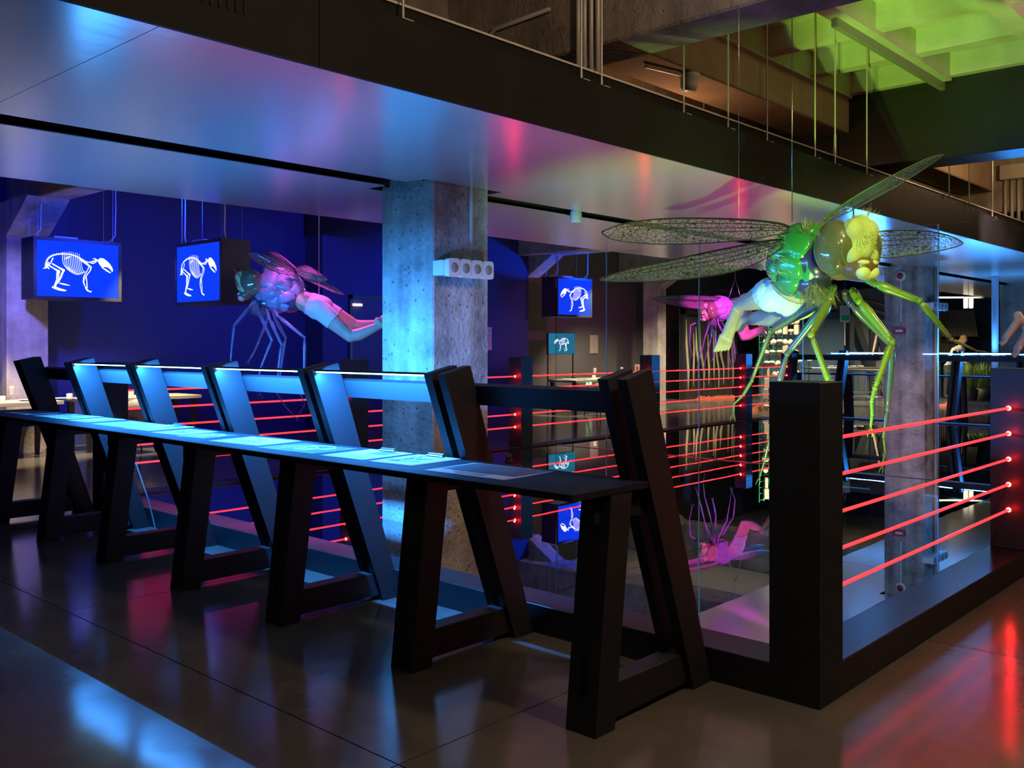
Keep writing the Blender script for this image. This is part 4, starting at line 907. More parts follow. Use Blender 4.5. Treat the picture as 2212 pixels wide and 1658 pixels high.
# ================================================================== SKELETON PRINTS
def stroke(mb, pts, w, z):
    """flat tapered ribbon in the XY plane"""
    pts = [Vector((p[0], p[1])) for p in pts]; n = len(pts); ws = w if isinstance(w, (list, tuple)) else [w] * n
    L_, R_ = [], []
    for i, p in enumerate(pts):
        d = (pts[min(i + 1, n - 1)] - pts[max(i - 1, 0)]).normalized(); nn = Vector((-d.y, d.x)) * ws[i] / 2
        L_.append((p.x + nn.x, p.y + nn.y, z)); R_.append((p.x - nn.x, p.y - nn.y, z))
    mb.add(L_ + R_, [(i, i + 1, n + i + 1, n + i) for i in range(n - 1)])
def disc(mb, c, r, z, n=10, ry=None):
    ry = ry or r
    mb.add([(c[0] + r * math.cos(6.2832 * k / n), c[1] + ry * math.sin(6.2832 * k / n), z) for k in range(n)], [tuple(range(n))])
def skeleton_mesh(name, m):
    """walking four-legged animal skeleton, head to +x; units: picture 740 x 550 -> 1 wide"""
    mb = MB(); S = 1 / 740.0
    def q(pts): return [((x - 575) * S, (390 - y) * S) for x, y in pts]
    def s(pts, w): stroke(mb, q(pts), [v * S for v in w] if isinstance(w, (list, tuple)) else w * S, 0)
    spine = [(272, 385), (276, 345), (290, 305), (322, 275), (370, 256), (430, 246), (490, 246), (545, 258), (600, 284), (645, 312), (682, 312), (715, 298), (750, 286)]
    sp = smooth_poly(spine, 2); s(sp, 9)
    for k in range(30):
        p = poly_at(spine, k / 29); p2 = poly_at(spine, min(1, k / 29 + 0.01)); d = (Vector(p2) - Vector(p)); d = d.normalized() if d.length > 0 else Vector((1, 0)); nn = Vector((d.y, -d.x))
        if nn.y > 0 and 150 < p[0] < 800 and k > 5: nn = nn
        h = 12 if k < 12 else (16 + 3.2 * (k - 11) if k < 21 else 12)
        if 12 <= k < 22: nn = (nn + Vector((-0.55, 0))).normalized()
        a = Vector(p); s([a - nn * 8, a + nn * h * 0.9], [9 if k < 13 else 5, 5 if k < 13 else 3])
    for k in range(11):      # ribs
        t = k / 10; a = Vector(poly_at(spine, 0.40 + 0.30 * t)); b = Vector((478 + 150 * t, 372 + 70 * math.sin(math.pi * (0.12 + 0.62 * t)) - 6 * t))
        c = a.lerp(b, 0.55) + Vector((-26 + 16 * t, 12)); s(smooth_poly([tuple(a), tuple(c), tuple(b)], 2), 5)
    s([(480, 372), (520, 412), (560, 432), (600, 418), (640, 400)], 4)
    for k in range(4): s([(440 + 14 * k, 300 - 6 * k), (465 + 12 * k, 275 - 4 * k)], 4)
    s([(583, 290), (620, 308), (665, 340), (688, 352)], [10, 20, 16, 10])
    def poly(pts): mb.add([(x, y, 0) for x, y in q(pts)], [tuple(range(len(pts)))])
    poly([(752, 288), (775, 264), (805, 264), (840, 285), (870, 312), (896, 350), (903, 378), (893, 392), (880, 372), (856, 352), (830, 345), (806, 352), (782, 340), (765, 318)])
    poly([(786, 338), (808, 356), (836, 366), (860, 384), (884, 398), (874, 404), (846, 392), (814, 372), (792, 356)])
    s([(706, 276), (728, 272), (744, 288)], [5, 10, 14]); s([(690, 320), (715, 318), (745, 296)], 9)
    mb2 = MB()
    s([(690, 352), (682, 392), (650, 432), (640, 452)], [16, 9, 9, 14]); s([(672, 350), (655, 392), (630, 432), (624, 452)], [10, 7, 8, 12])
    s([(622, 450), (616, 500), (628, 535)], [11, 8, 8]); s([(642, 452), (650, 500), (652, 560)], [13, 9, 13]); s([(630, 460), (622, 500), (636, 552)], 6)
    s([(636, 552), (655, 580), (690, 596)], [12, 15, 9]); s([(650, 566), (672, 588), (697, 588)], 7)
    s([(340, 290), (318, 340), (285, 372), (272, 392)], [10, 9, 16, 12]); s([(300, 330), (280, 370), (306, 396)], [8, 14, 10]); s([(285, 385), (250, 396)], [8, 4])
    s([(330, 345), (380, 372), (430, 398)], [12, 11, 20]); s([(300, 362), (345, 388), (388, 412)], [12, 11, 20])
    disc(mb, *[(q([(432, 402)])[0]), 15 * S, 0]); disc(mb, *[(q([(388, 416)])[0]), 16 * S, 0])
    s([(378, 425), (374, 490), (352, 552)], [18, 11, 14]); s([(394, 428), (388, 490), (362, 556)], 7); s([(430, 415), (412, 470), (382, 525)], [14, 9, 10]); s([(418, 420), (402, 470), (376, 520)], 5)
    s([(330, 562), (365, 568), (410, 582), (458, 590)], [14, 20, 16, 9]); s([(345, 574), (400, 590), (452, 594)], 7); s([(396, 524), (440, 532), (490, 540)], [8, 14, 6])
    return mb.mesh(name, m)
M_bone = mat('bone_print', (0.9, 0.9, 0.95), 0.5, emit=(0.80, 0.88, 1.0), estr=1.25)
M_bluescr = mat('blue_backlit_film', (0.004, 0.01, 0.10), 0.6, spec=0.0, emit=(0.004, 0.05, 1.0), estr=0.95)
M_tealscr = mat('teal_backlit_film', (0.02, 0.2, 0.25), 0.35, emit=(0.0, 0.13, 0.20), estr=0.8, noise=(6, (0.0, 0.0, 0.0), 2)) if False else mat('teal_backlit_film', (0.02, 0.2, 0.25), 0.35, emit=(0.0, 0.12, 0.20), estr=1.0)
SKEL = skeleton_mesh('skeleton_print', M_bone)
def top_z(x, y):
    if 3.4 < y < 7.42: return ZT
    for a, b in ((4.98, 5.38), (10.0, 10.5), (15.25, 15.65), (21.4, 21.9)):
        if a - 0.02 < x < b + 0.02: return 3.49 if a < 5 else 3.47
    return ZS
def lightbox(loc, rz, label, mirror=False, W=1.20, H=0.84, D=0.42, cable=1.1):
    """origin: lower left front corner; local x along the face, y into the box"""
    b = thing('lightbox', label, 'lightbox', loc, rz, 'hanging blue skeleton lightboxes')
    MB().bbox(0, W, 0.012, D, 0, H, 0.004).build('casing', M_blackm, b)
    fr = MB(); t = 0.045
    fr.box(0, W, 0, 0.014, 0, t).box(0, W, 0, 0.014, H - t, H).box(0, t, 0, 0.014, t, H - t).box(W - t, W, 0, 0.014, t, H - t); fr.build('frame', M_blackm, b)
    sc = MB().box(t, W - t, 0.006, 0.0115, t, H - t).build('backlit_film', M_bluescr, b)
    k = bpy.data.objects.new('skeleton_print', SKEL); COL.objects.link(k); k.parent = sc
    k.scale = ((-1 if mirror else 1) * 1.08, 1.08, 1); k.rotation_euler = (math.pi / 2, 0, 0); k.location = (W / 2, 0.0045, H / 2)
    for x, y in ((0.08, 0.06), (W - 0.10, 0.06), (0.08, D - 0.06), (W - 0.10, D - 0.06)):
        wp = Vector(loc) + Matrix.Rotation(rz, 3, 'Z') @ Vector((x, y, 0)); MB().tube([(x, y, H), (x, y, top_z(wp.x, wp.y) - loc[2])], 0.003, 5).build('suspension_wire', M_steel, b)
    for x in (0.12, W - 0.06):
        MB().tube([(x - 0.14, 0.2, H + 0.012), (x - 0.05, 0.12, H + 0.02), (x, 0.08, H + 0.10), (x + 0.01, 0.08, H + 0.5), (x, 0.08, H + cable)], 0.011, 8).build('power_cable', mat('pale_cable', (0.55, 0.55, 0.58), 0.5), b, True)
    MB().bbox(0.30, 0.62, 0.08, 0.20, H, H + 0.035, 0.004).build('power_supply', mat('pale_cable', (0.55, 0.55, 0.58), 0.5), b)
    return b
p = P(72, 745, 12.55); z0 = PX(72, 645, p.x).z
lightbox((p.x, p.y, P(72, 645, 12.55).z), 0.0, 'skeleton lightbox hanging in front of the blue column, leftmost')
p = P(478, 655, 12.0)
lightbox((p.x, p.y + 1.20, p.z), -math.pi / 2, 'skeleton lightbox hanging left of the lilac insect sculpture')
p = P(1203, 683, 19.7)
lightbox((p.x, p.y, p.z), 0.0, 'small distant skeleton lightbox right of the near column', mirror=True)
# screen on a pole below the distant lightbox
p = P(1185, 765, 21.7)
sc = thing('display_screen', 'teal display screen showing a skeleton, below the distant lightbox', 'screen', (p.x, p.y, p.z))
MB().bbox(0, 0.98, 0.01, 0.06, 0, 0.50, 0.004).build('casing', M_blackm, sc)
s_ = MB().box(0.01, 0.97, 0.004, 0.0095, 0.01, 0.49).build('panel', M_tealscr, sc)
k = bpy.data.objects.new('skeleton_print', SKEL); COL.objects.link(k); k.parent = s_; k.scale = (-0.62, 0.62, 1); k.rotation_euler = (math.pi / 2, 0, 0); k.location = (0.48, 0.002, 0.25)
MB().tube([(0.03, 0.05, 0.05), (0.03, 0.05, -p.z)], 0.018, 6).tube([(0.95, 0.05, 0.05), (0.95, 0.05, -p.z)], 0.018, 6).build('stand', M_blackm, sc)
# text panels
def info(px0, px1, py0, py1, Y, label, m, mt):
    a, b = PY(px0, py1, Y), PY(px1, py0, Y); w, h = b.x - a.x, PY(px0, py0, Y).z - a.z
    o = thing('info_panel', label, 'sign', (a.x, Y - 0.03, a.z), 0, 'text panels on the walls')
    MB().box(0, w, 0, 0.025, 0, h).build('plate', m, o)
    t = MB(); rr = random.Random(label)
    for k in range(2): t.box(w * 0.45, w * 0.85, -0.001, 0, h * (0.86 - 0.06 * k), h * (0.90 - 0.06 * k))
    for k in range(9): t.box(w * 0.12, w * (0.7 + 0.18 * rr.random()), -0.001, 0, h * (0.64 - 0.05 * k), h * (0.662 - 0.05 * k))
    t.build('printed_text', mt, o)
M_tanplate = mat('tan_plate', (0.42, 0.33, 0.24), 0.6); M_greyplate = mat('grey_plate', (0.45, 0.44, 0.38), 0.6)
info(1274, 1290, 723, 763, 15.6, 'brown text panel on the olive wall beside the teal screen', M_tanplate, M_paper)
info(1043, 1060, 706, 756, 13.83, 'grey text panel on the blue wall beside the near column', M_greyplate, M_paper)

# ================================================================== FIXTURES ON THE COLUMNS
def speaker_bar(px0, px1, py0, py1, Y, label, n=4):
    a, b = PY(px0, py1, Y), PY(px1, py0, Y); u = (b.x - a.x) / n; h = PY(px0, py0, Y).z - a.z
    o = thing('speaker_bar', label, 'wall fixture', (a.x, Y, a.z))
    MB().bbox(-0.01, n * u, 0.0, 0.11, h * 0.08, h * 0.92, 0.006).build('back_box', M_white, o)
    for k in range(n):
        c = MB(); r = 0.012; x0, x1 = k * u + 0.003, (k + 1) * u - 0.003
        pts = []
        for cx_, cz_, a0 in ((x1 - r * 2, h - r * 2, 0), (x0 + r * 2, h - r * 2, 90), (x0 + r * 2, r * 2, 180), (x1 - r * 2, r * 2, 270)):
            for j in range(5): a_ = math.radians(a0 + 22.5 * j); pts.append((cx_ + 2 * r * math.cos(a_), 0, cz_ + 2 * r * math.sin(a_)))
        c.extr(list(reversed(pts)), (0, -0.05, 0)); un = c.build('speaker_unit', M_white, o)
        MB().lathe([(0.0, -0.054), (u * 0.30, -0.054), (u * 0.32, -0.048)], ((x0 + x1) / 2, 0, h / 2), 20, 'Y').build('diffuser', mat('speaker_mesh', (0.30, 0.27, 0.24), 0.7), un, True)
    return o
yf = COLS[0][1] - 0.30
speaker_bar(959, 1057, 557, 597, yf - 0.11, 'white bar of four round units on the near column')
pp = PY(1015, 500, yf)
cd = MB().tube([(pp.x, yf - 0.012, 2.28), (pp.x, yf - 0.012, 3.2)], 0.016, 10).build('conduit_pipe', M_conduit, None, True); tag(cd, 'grey conduit pipe running up the near column', 'pipe', 'pipes on the columns')
yf2 = COLS[1][1] - 0.31
speaker_bar(2009, 2041, 652, 669, yf2 - 0.09, 'distant white bar of four round units on the second column')
xl = COLS[1][0] - 0.31
q = PX(1947, 596, xl)
bell = thing('alarm_bell', 'round white alarm sounder with red centre on the second column', 'alarm', (xl, q.y, q.z))
MB().lathe([(0.085, 0.0), (0.085, -0.03), (0.07, -0.05), (0.0, -0.05)], (0, 0, 0), 20, 'X').build('housing', M_white, bell, True)
MB().lathe([(0.05, -0.045), (0.05, -0.058), (0.0, -0.058)], (0, 0, 0), 16, 'X').build('red_lens', M_red, bell, True)
MB().tube([(-0.012, 0, -0.08), (-0.012, 0, -0.72)], 0.012, 6).build('cable_duct', M_white, bell)
q = PX(1945, 714, xl)
sg = thing('fire_sign', 'small red sign with white label on the second column', 'sign', (xl, q.y, q.z))
MB().box(-0.06, 0, -0.085, 0.085, -0.05, 0.05).build('plate', M_red, sg); MB().box(-0.062, -0.06, -0.055, 0.055, -0.022, 0.018).build('label', M_white, sg)
for px_, Y_, lb in ((2018, yf2, 'pipe on the second column'), (2147, COLS[2][1] - 0.45, 'thick white pipe beside the right hand column')):
    b_ = PY(px_, 700, Y_); tag(MB().tube([(b_.x, Y_ - 0.02, 0.0), (b_.x, Y_ - 0.02, 2.72)], 0.025 if px_ < 2100 else 0.06, 8).build('conduit_pipe', M_conduit if px_ < 2100 else mat('lilac_pipe', (0.5, 0.48, 0.55), 0.5), None, True), lb, 'pipe', 'pipes on the columns')
# white cylinder lamp in the ceiling slot
q = PZ(1290, 462, 2.70)
cl = thing('ceiling_spot', 'white cylinder spotlight in the ceiling slot', 'spotlight', (q.x, 5.5, 2.66))
MB().lathe([(0.0, 0.0), (0.05, 0.0), (0.055, 0.02), (0.055, 0.10), (0.045, 0.12), (0.0, 0.12)], (0, 0, -0.02), 20).build('lamp_body', M_white, cl, True)
MB().tube([(0, 0, 0.05), (0, 0, 0.12)], 0.012, 8).build('stem', M_white, cl)

# ================================================================== OPEN CEILING: RODS, CONDUITS, DETECTOR
rods = [(2.60, 3.50), (3.02, 3.50), (4.42, 3.50), (4.62, 3.50), (5.55, 3.50), (6.15, 3.50), (6.75, 3.50), (7.6, 3.50), (8.0, 3.50), (8.7, 3.50), (11.0, 3.50), (11.7, 3.50), (12.6, 3.50), (5.9, 5.0), (6.6, 5.0), (7.4, 5.0), (8.3, 5.0)]
ORDN = ['first', 'second', 'third', 'fourth', 'fifth', 'sixth', 'seventh', 'eighth', 'ninth', 'tenth', 'eleventh', 'twelfth', 'thirteenth']
for k, (x, y) in enumerate(rods):
    r = thing('hanger_rod', 'thin steel hanger rod above the black fascia, %s from the left' % ORDN[k] if y < 4 else 'thin steel hanger rod behind the plastered beam, %s from the left' % ORDN[k - 13], 'rod', (x, y, 3.062), 0, 'hanger rods of the suspended ceiling')
    ztop = 3.49 if 4.98 < x < 5.38 else (3.80 if 4.22 < y < 4.72 else ZS)
    MB().tube([(0, 0, 0), (0, 0, ztop - 3.062)], 0.0065, 6).build('rod', M_conduit, r)
    MB().bbox(-0.03, 0.03, -0.045, 0.045, 0.0, 0.02, 0.002).build('bracket', M_conduit, r)
for k in range(4):
    x = 4.955
    y = 3.95 - 0.055 * k
    tag(MB().tube([(x, y, 3.2), (x, y, 4.40)], 0.017, 8).build('conduit_pipe', M_conduit, None, True), '%s from the left of four vertical conduits beside the rough beam' % ORDN[k], 'pipe', 'conduit cluster beside the beam')
tag(MB().tube([(4.955, 4.9, 3.2), (4.955, 4.9, 3.55), (4.955, 4.85, 3.72), (4.955, 4.72, 3.80), (4.955, 4.2, 3.82)], 0.016, 8).build('conduit_pipe', M_conduit, None, True), 'curved conduit looping up the rough beam', 'pipe', 'conduit cluster beside the beam')
tag(MB().tube([(9.97, 4.36, 3.05), (9.97, 4.36, 4.05), (9.97, 4.30, 4.25), (9.97, 4.1, 4.37), (9.97, 3.9, 4.37), (9.97, -3.5, 4.36)], 0.022, 8).build('conduit_pipe', M_conduit, None, True), 'conduit bending along the top of the black beam', 'pipe')
tag(MB().box(7.4, 10.0, 3.22, 3.27, ZS - 0.33, ZS - 0.26).build('cable_trunking', mat('grey_trunking', (0.25, 0.25, 0.24), 0.5)), 'dark cable trunking crossing the green coffers', 'trunking')
dt = thing('smoke_detector', 'white smoke detector under the plastered beam', 'detector', (6.9, 4.30, 3.80))
MB().lathe([(0.0, -0.14), (0.06, -0.14), (0.075, -0.10), (0.075, -0.04), (0.09, -0.03), (0.09, 0.0)], (0, 0, 0), 20).build('housing', M_white, dt, True); MB().tube([(0, 0, -0.02), (-0.5, 0.1, -0.02)], 0.015, 6).build('cable_duct', M_conduit, dt)
for k in range(5):
    y = 4.05 - 0.09 * k
    tag(MB().tube([(15.22, y, 3.0), (15.22, y, 3.95)], 0.025, 8).build('conduit_pipe', M_conduit, None, True), '%s from the left of five vertical conduits under the junction box' % ORDN[k], 'pipe', 'far conduit cluster')
for k in range(4):
    z = 3.62 + 0.08 * k; x0 = 12.2 + 0.25 * k
    tag(MB().tube([(x0, 4.75, z - 0.45), (x0 + 0.05, 4.75, z - 0.12), (x0 + 0.3, 4.75, z), (15.0, 4.75, z), (15.2, 4.70, z)], 0.022, 8).build('conduit_pipe', M_conduit, None, True), '%s from below of four bent conduits in the far open ceiling' % ORDN[k], 'pipe', 'far bent conduits')
tag(MB().bbox(15.12, 15.25, 3.66, 4.10, 3.94, 4.16, 0.01).build('junction_box', M_conduit), 'junction box on the far concrete beam', 'junction box')

# ================================================================== DINING AREA BEHIND THE RAILING
M_tabwood = mat('pale_table_edge', (0.34, 0.28, 0.20), 0.45); M_tabtop = mat('pale_tabletop', (0.46, 0.42, 0.33), 0.35)
M_chair = mat('pale_chair_shell', (0.42, 0.40, 0.36), 0.4)
M_drink = mat('drinking_glass', (0.9, 0.9, 0.88), 0.04, spec=0.8, alpha=0.24)
def dining_table(x0, x1, y0, y1, label, top=None):
    t = thing('dining_table', label, 'table', ((x0 + x1) / 2, (y0 + y1) / 2, 0)); w, d = (x1 - x0) / 2, (y1 - y0) / 2
    MB().bbox(-w, w, -d, d, 0.70, 0.75, 0.004).build('tabletop', top or M_tabtop, t)
    for sx in (-1, 1):
        for sy in (-1, 1): MB().hexa([(sx * (w - 0.10) - 0.025, sy * (d - 0.09) - 0.025, 0), (sx * (w - 0.10) + 0.025, sy * (d - 0.09) - 0.025, 0), (sx * (w - 0.10) + 0.025, sy * (d - 0.09) + 0.025, 0), (sx * (w - 0.10) - 0.025, sy * (d - 0.09) + 0.025, 0)],
            [(sx * (w - 0.08) - 0.04, sy * (d - 0.08) - 0.04, 0.70), (sx * (w - 0.08) + 0.04, sy * (d - 0.08) - 0.04, 0.70), (sx * (w - 0.08) + 0.04, sy * (d - 0.08) + 0.04, 0.70), (sx * (w - 0.08) - 0.04, sy * (d - 0.08) + 0.04, 0.70)]).build('leg', M_blackm, t)
    return t
dining_table(3.2, 5.25, 13.05, 13.80, 'pale dining table at the left edge, in front of the blue column')
dining_table(5.55, 7.30, 13.10, 13.85, 'pale dining table behind the second and third trestles')
dining_table(15.6, 18.3, 12.5, 13.3, 'distant dark dining table right of the near column', mat('dark_tabletop', (0.30, 0.27, 0.22), 0.35))
def wine_glass(x, y, label, s=1.0, h=0.21):
    g = thing('wine_glass', label, 'glass', (x, y, 0.75), 0, 'glasses on the dining tables')
    MB().lathe([(0.0, 0.0), (0.036, 0.001), (0.034, 0.004), (0.006, 0.010), (0.004, 0.04), (0.004, h * 0.42), (0.012, h * 0.46)], (0, 0, 0), 16).build('stem', M_drink, g, True)
    MB().lathe([(0.008, h * 0.44), (0.028, h * 0.52), (0.037, h * 0.66), (0.036, h * 0.85), (0.031, h)], (0, 0, 0), 16).build('bowl', M_drink, g, True)
def tumbler(x, y, label):
    g = MB().lathe([(0.0, 0.002), (0.034, 0.002), (0.040, 0.015), (0.041, 0.085), (0.039, 0.085), (0.037, 0.02), (0.0, 0.014)], (0, 0, 0), 16).build('water_glass', M_drink, None, True, (x, y, 0.75))
    tag(g, label, 'glass', 'glasses on the dining tables')
def plate_(x, y, label, r=0.13):
    tag(MB().lathe([(0.0, 0.002), (r * 0.65, 0.002), (r, 0.016), (r, 0.019), (r * 0.62, 0.008), (0.0, 0.008)], (0, 0, 0), 24).build('dinner_plate', M_white, None, True, (x, y, 0.75)), label, 'plate', 'plates on the dining tables')
def at_table(px_, Y): return PY(px_, 745, Y).x
wine_glass(at_table(25, 13.3), 13.3, 'wine glass at the left edge of the picture'); wine_glass(at_table(300, 13.35), 13.35, 'wine glass seen between the second and third trestles from the far end')
tumbler(at_table(5, 13.25), 13.25, 'water glass at the very left edge'); tumbler(at_table(150, 13.25), 13.25, 'water glass right of the farthest trestle'); tumbler(at_table(283, 13.25), 13.25, 'water glass beside the wine glass behind the led table')
tumbler(at_table(256, 13.4), 13.4, 'small candle glass on the second dining table')
plate_(at_table(62, 13.4), 13.4, 'plate left of the farthest trestle'); plate_(at_table(130, 13.45), 13.45, 'plate right of the farthest trestle')
wine_glass(at_table(1285, 12.8), 12.8, 'wine glass on the distant table, left one', h=0.24); wine_glass(at_table(1343, 12.8), 12.8, 'wine glass on the distant table, right one', h=0.24)
tumbler(at_table(1283, 12.7), 12.7, 'water glass in front of the left distant wine glass'); plate_(at_table(1225, 12.9), 12.9, 'plate on the distant table, left one'); plate_(at_table(1258, 12.9), 12.9, 'plate on the distant table, right one')
mc = thing('menu_card', 'white card with red circles standing on the distant table', 'card', (at_table(1372, 12.75), 12.75, 0.75))
MB().box(0, 0.30, 0, 0.01, 0, 0.30).build('card', M_paper, mc)
for i in range(2):
    for j in range(2): MB().lathe([(0.0, -0.002), (0.05, -0.002), (0.05, 0.0)], (0.08 + 0.14 * i, 0, 0.08 + 0.13 * j), 14, 'Y').build('red_circle', M_red, mc)
def chair(x, y, rz, label, legs=True):
    c = thing('shell_chair', label, 'chair', (x, y, 0), rz, 'pale shell chairs at the dining tables')
    sh = MB(); n = 10
    for i in range(n + 1):
        a = -1.2 + 2.4 * i / n; sh.v += [(0.23 * math.sin(a), 0.21 - 0.25 * math.cos(a) - 0.18, 0.47), (0.25 * math.sin(a), 0.21 - 0.27 * math.cos(a) - 0.18, 0.62 + 0.14 * math.cos(a))]
    sh.f += [(2 * i, 2 * i + 2, 2 * i + 3, 2 * i + 1) for i in range(n)]; sh.m += [0] * n
    b = sh.build('backrest', M_chair, c, True); so = b.modifiers.new('t', 'SOLIDIFY'); so.thickness = 0.018
    MB().bbox(-0.22, 0.22, -0.22, 0.22, 0.445, 0.475, 0.012).build('seat', M_chair, c)
    for sx in (-1, 1):
        for sy in (-1, 1): MB().tube([(sx * 0.10, sy * 0.10, 0.45), (sx * 0.22, sy * 0.22, 0.0)], [0.018, 0.011], 6).build('leg', M_blackm, c)
for x, y, lb in ((4.0, 12.75, 'shell chair at the left edge of the picture'), (6.1, 12.8, 'shell chair behind the second blue trestle'), (16.0, 12.2, 'distant shell chair, leftmost of three'), (16.8, 12.15, 'distant shell chair, middle of three'), (17.6, 12.2, 'distant shell chair, rightmost of three')):
    chair(x, y, 0.0, lb)
def exit_sign(px_, py_, d, label, w=0.26, h=0.14):
    p = P(px_, py_, d); o = thing('exit_sign', label, 'exit sign', p, TH - math.pi / 2, 'green exit signs')
    MB().bbox(-w / 2, w / 2, 0, 0.04, -h / 2, h / 2, 0.004).build('housing', M_white, o)
    MB().box(-w / 2 + 0.01, w / 2 - 0.01, -0.002, 0.0, -h / 2 + 0.01, h / 2 - 0.01).build('lit_face', mat('exit_green', (0, 0.5, 0.1), 0.4, emit=(0.0, 0.75, 0.16), estr=1.6), o)
    t = MB(); t.tube([(-0.03, -0.004, 0.035), (-0.02, -0.004, 0.0), (-0.05, -0.004, -0.04)], 0.008, 4).tube([(-0.02, -0.004, 0.0), (0.01, -0.004, -0.02), (0.015, -0.004, -0.05)], 0.008, 4).box(0.045, 0.09, -0.004, -0.002, -0.045, 0.045)
    MB().tube([(0, 0.03, -h / 2), (0, 0.03, -p.z)], 0.012, 6).build('post', M_blackm, o)
    t.build('running_figure', mat('exit_white', (1, 1, 1), 0.4, emit=(0.9, 1.0, 0.9), estr=1.6), o)
exit_sign(1726, 775, 26.0, 'green exit sign left of the thin pane edge, behind the big post', 0.15, 0.15)
exit_sign(1748, 774, 26.2, 'narrow green exit sign at the pane edge, behind the big post', 0.09, 0.13)
exit_sign(1270, 828, 23.0, 'small green exit sign under the distant table', 0.10, 0.10)

# ================================================================== FAR DISPLAYS
# leaning wooden blades in front of the olive wall
M_blade = mat('pale_wood', (0.42, 0.36, 0.22), 0.6, noise=(8, (0.30, 0.25, 0.15), 4, (1, 1, 0.2)))
bl = thing('blade_rack', 'dark rack holding tall pale wooden blades against the olive wall', 'display rack', (0, 0, 0))
b0 = PY(1484, 745, 13.9); bl.location = (b0.x, 13.9, 0)
bw = PY(1600, 745, 13.9).x - b0.x
MB().box(0, bw, 0.10, 0.20, 2.35, 2.50).box(0, 0.1, 0.1, 0.2, 0, 2.5).box(bw - 0.1, bw, 0.1, 0.2, 0, 2.5).build('frame', M_blackm, bl)
MB().box(0, bw, 0.22, 0.25, 0, 2.5).build('backing', mat('dark_backing', (0.03, 0.028, 0.024), 0.8), bl)
for k in range(11):
    x = 0.12 + (bw - 0.24) * k / 10; h = 2.2 - 0.5 * ((k * 37) % 10) / 10; o_ = 0.12 * math.sin(k * 1.7); w = 0.07
    z1 = 0.25 + 0.12 * (k % 3)
    MB().extr([(x - 0.01, 0.02, z1), (x + w * 0.5, 0.02, z1 + 0.5), (x + w * 0.55 + o_, 0.08, h * 0.7), (x + o_ + 0.01, 0.1, h), (x - w * 0.55 + o_, 0.08, h * 0.7), (x - w * 0.5, 0.02, z1 + 0.5)], (0, 0.02, 0)).build('blade', M_blade, bl)
# green wire mesh stand with pale casts
m0 = P(1640, 885, 21.2); m1 = P(1718, 885, 22.6)
d_ = Vector((m1.x - m0.x, m1.y - m0.y, 0)); ml = d_.length
ms = thing('mesh_stand', 'green wire mesh stand hung with pale casts', 'display stand', (m0.x, m0.y, 0.05), math.atan2(d_.y, d_.x))
M_gwire = mat('green_wire', (0.02, 0.30, 0.12), 0.4)
mb = MB(); NX, NZ = 9, 17
for i in range(NX): mb.box(ml * i / (NX - 1) - 0.006, ml * i / (NX - 1) + 0.006, -0.006, 0.006, 0, 2.25)
mb.build('vertical_wires', M_gwire, ms); mb = MB()
for j in range(NZ): mb.box(0, ml, -0.005, 0.005, 2.2 * j / (NZ - 1), 2.2 * j / (NZ - 1) + 0.01)
mb.build('horizontal_wires', M_gwire, ms)
M_cast = mat('pale_cast', (0.66, 0.56, 0.40), 0.7, noise=(20, (0.5, 0.40, 0.26), 4))
rr = random.Random(12)
c_mush = MB().lathe([(0.0, 0.0), (0.045, 0.0), (0.04, 0.06), (0.075, 0.075), (0.08, 0.10), (0.05, 0.13), (0.0, 0.135)], (0, 0, 0), 12).mesh('c_m', M_cast, True)
c_slab = MB().bbox(-0.055, 0.055, -0.03, 0.03, 0, 0.24, 0.012).mesh('c_s', M_cast)
c_head = MB().ell((0, 0, 0.07), (0.075, 0.06, 0.07), None, 12, 8).ell((0.05, -0.03, 0.05), (0.05, 0.04, 0.05), None, 10, 6).mesh('c_h', M_cast, True)
R_ = Matrix.Rotation(math.atan2(d_.y, d_.x), 3, 'Z')
n = 0
rows = ['bottom', 'second', 'third', 'fourth', 'fifth', 'sixth', 'seventh', 'eighth', 'top']; colw = ['first', 'second', 'third', 'fourth', 'fifth', 'last']
for j in range(9):
    for i in range(6):
        me_ = rr.choice((c_mush, c_slab, c_head, c_mush, c_head)); nm = {'c_m': 'mushroom_cast', 'c_s': 'slab_cast', 'c_h': 'head_cast'}[me_.name]
        o = bpy.data.objects.new(nm, me_); COL.objects.link(o)
        lp = Vector((ml * (i + 0.35 + 0.3 * rr.random()) / 6, -0.10, 0.1)) ; lp.z = 0.03 + 0.245 * j
        o.location = Vector((m0.x, m0.y, 0)) + R_ @ lp; o.rotation_euler = (0, 0, rr.random() * 6)
        tag(o, 'pale %s, %s in the %s row of the mesh stand' % (nm.replace('_', ' '), colw[i], rows[j]), 'cast', 'pale casts on the green mesh stand')
        if (i + j) % 7 == 3: MB().box(-0.03, 0.03, -0.09, -0.085, 0.02, 0.09).build('green_tag', M_gwire, o)
M_mulch = mat('orange_mulch', (0.55, 0.13, 0.03), 0.9, noise=(30, (0.30, 0.06, 0.02), 4), bump=(40, 0.6, 4))
def mulch(p0, p1, dep, label):
    mb = MB(); rr = random.Random(label)
    v = Vector(p1) - Vector(p0); L2 = v.length; v.normalize(); nrm = Vector((-v.y, v.x, 0))
    n, m = int(L2 / 0.06) + 2, 6
    for i in range(n):
        for j in range(m):
            e = 1 if 0 < i < n - 1 and 0 < j < m - 1 else 0
            q = Vector(p0) + v * (L2 * i / (n - 1)) + nrm * (dep * j / (m - 1)); mb.v.append((q.x, q.y, 0.002 + e * (0.03 + 0.07 * rr.random())))
    mb.f = [(i * m + j, (i + 1) * m + j, (i + 1) * m + j + 1, i * m + j + 1) for i in range(n - 1) for j in range(m - 1)]; mb.m = [0] * len(mb.f)
    tag(mb.build('mulch', M_mulch), label, 'mulch', kind='stuff')
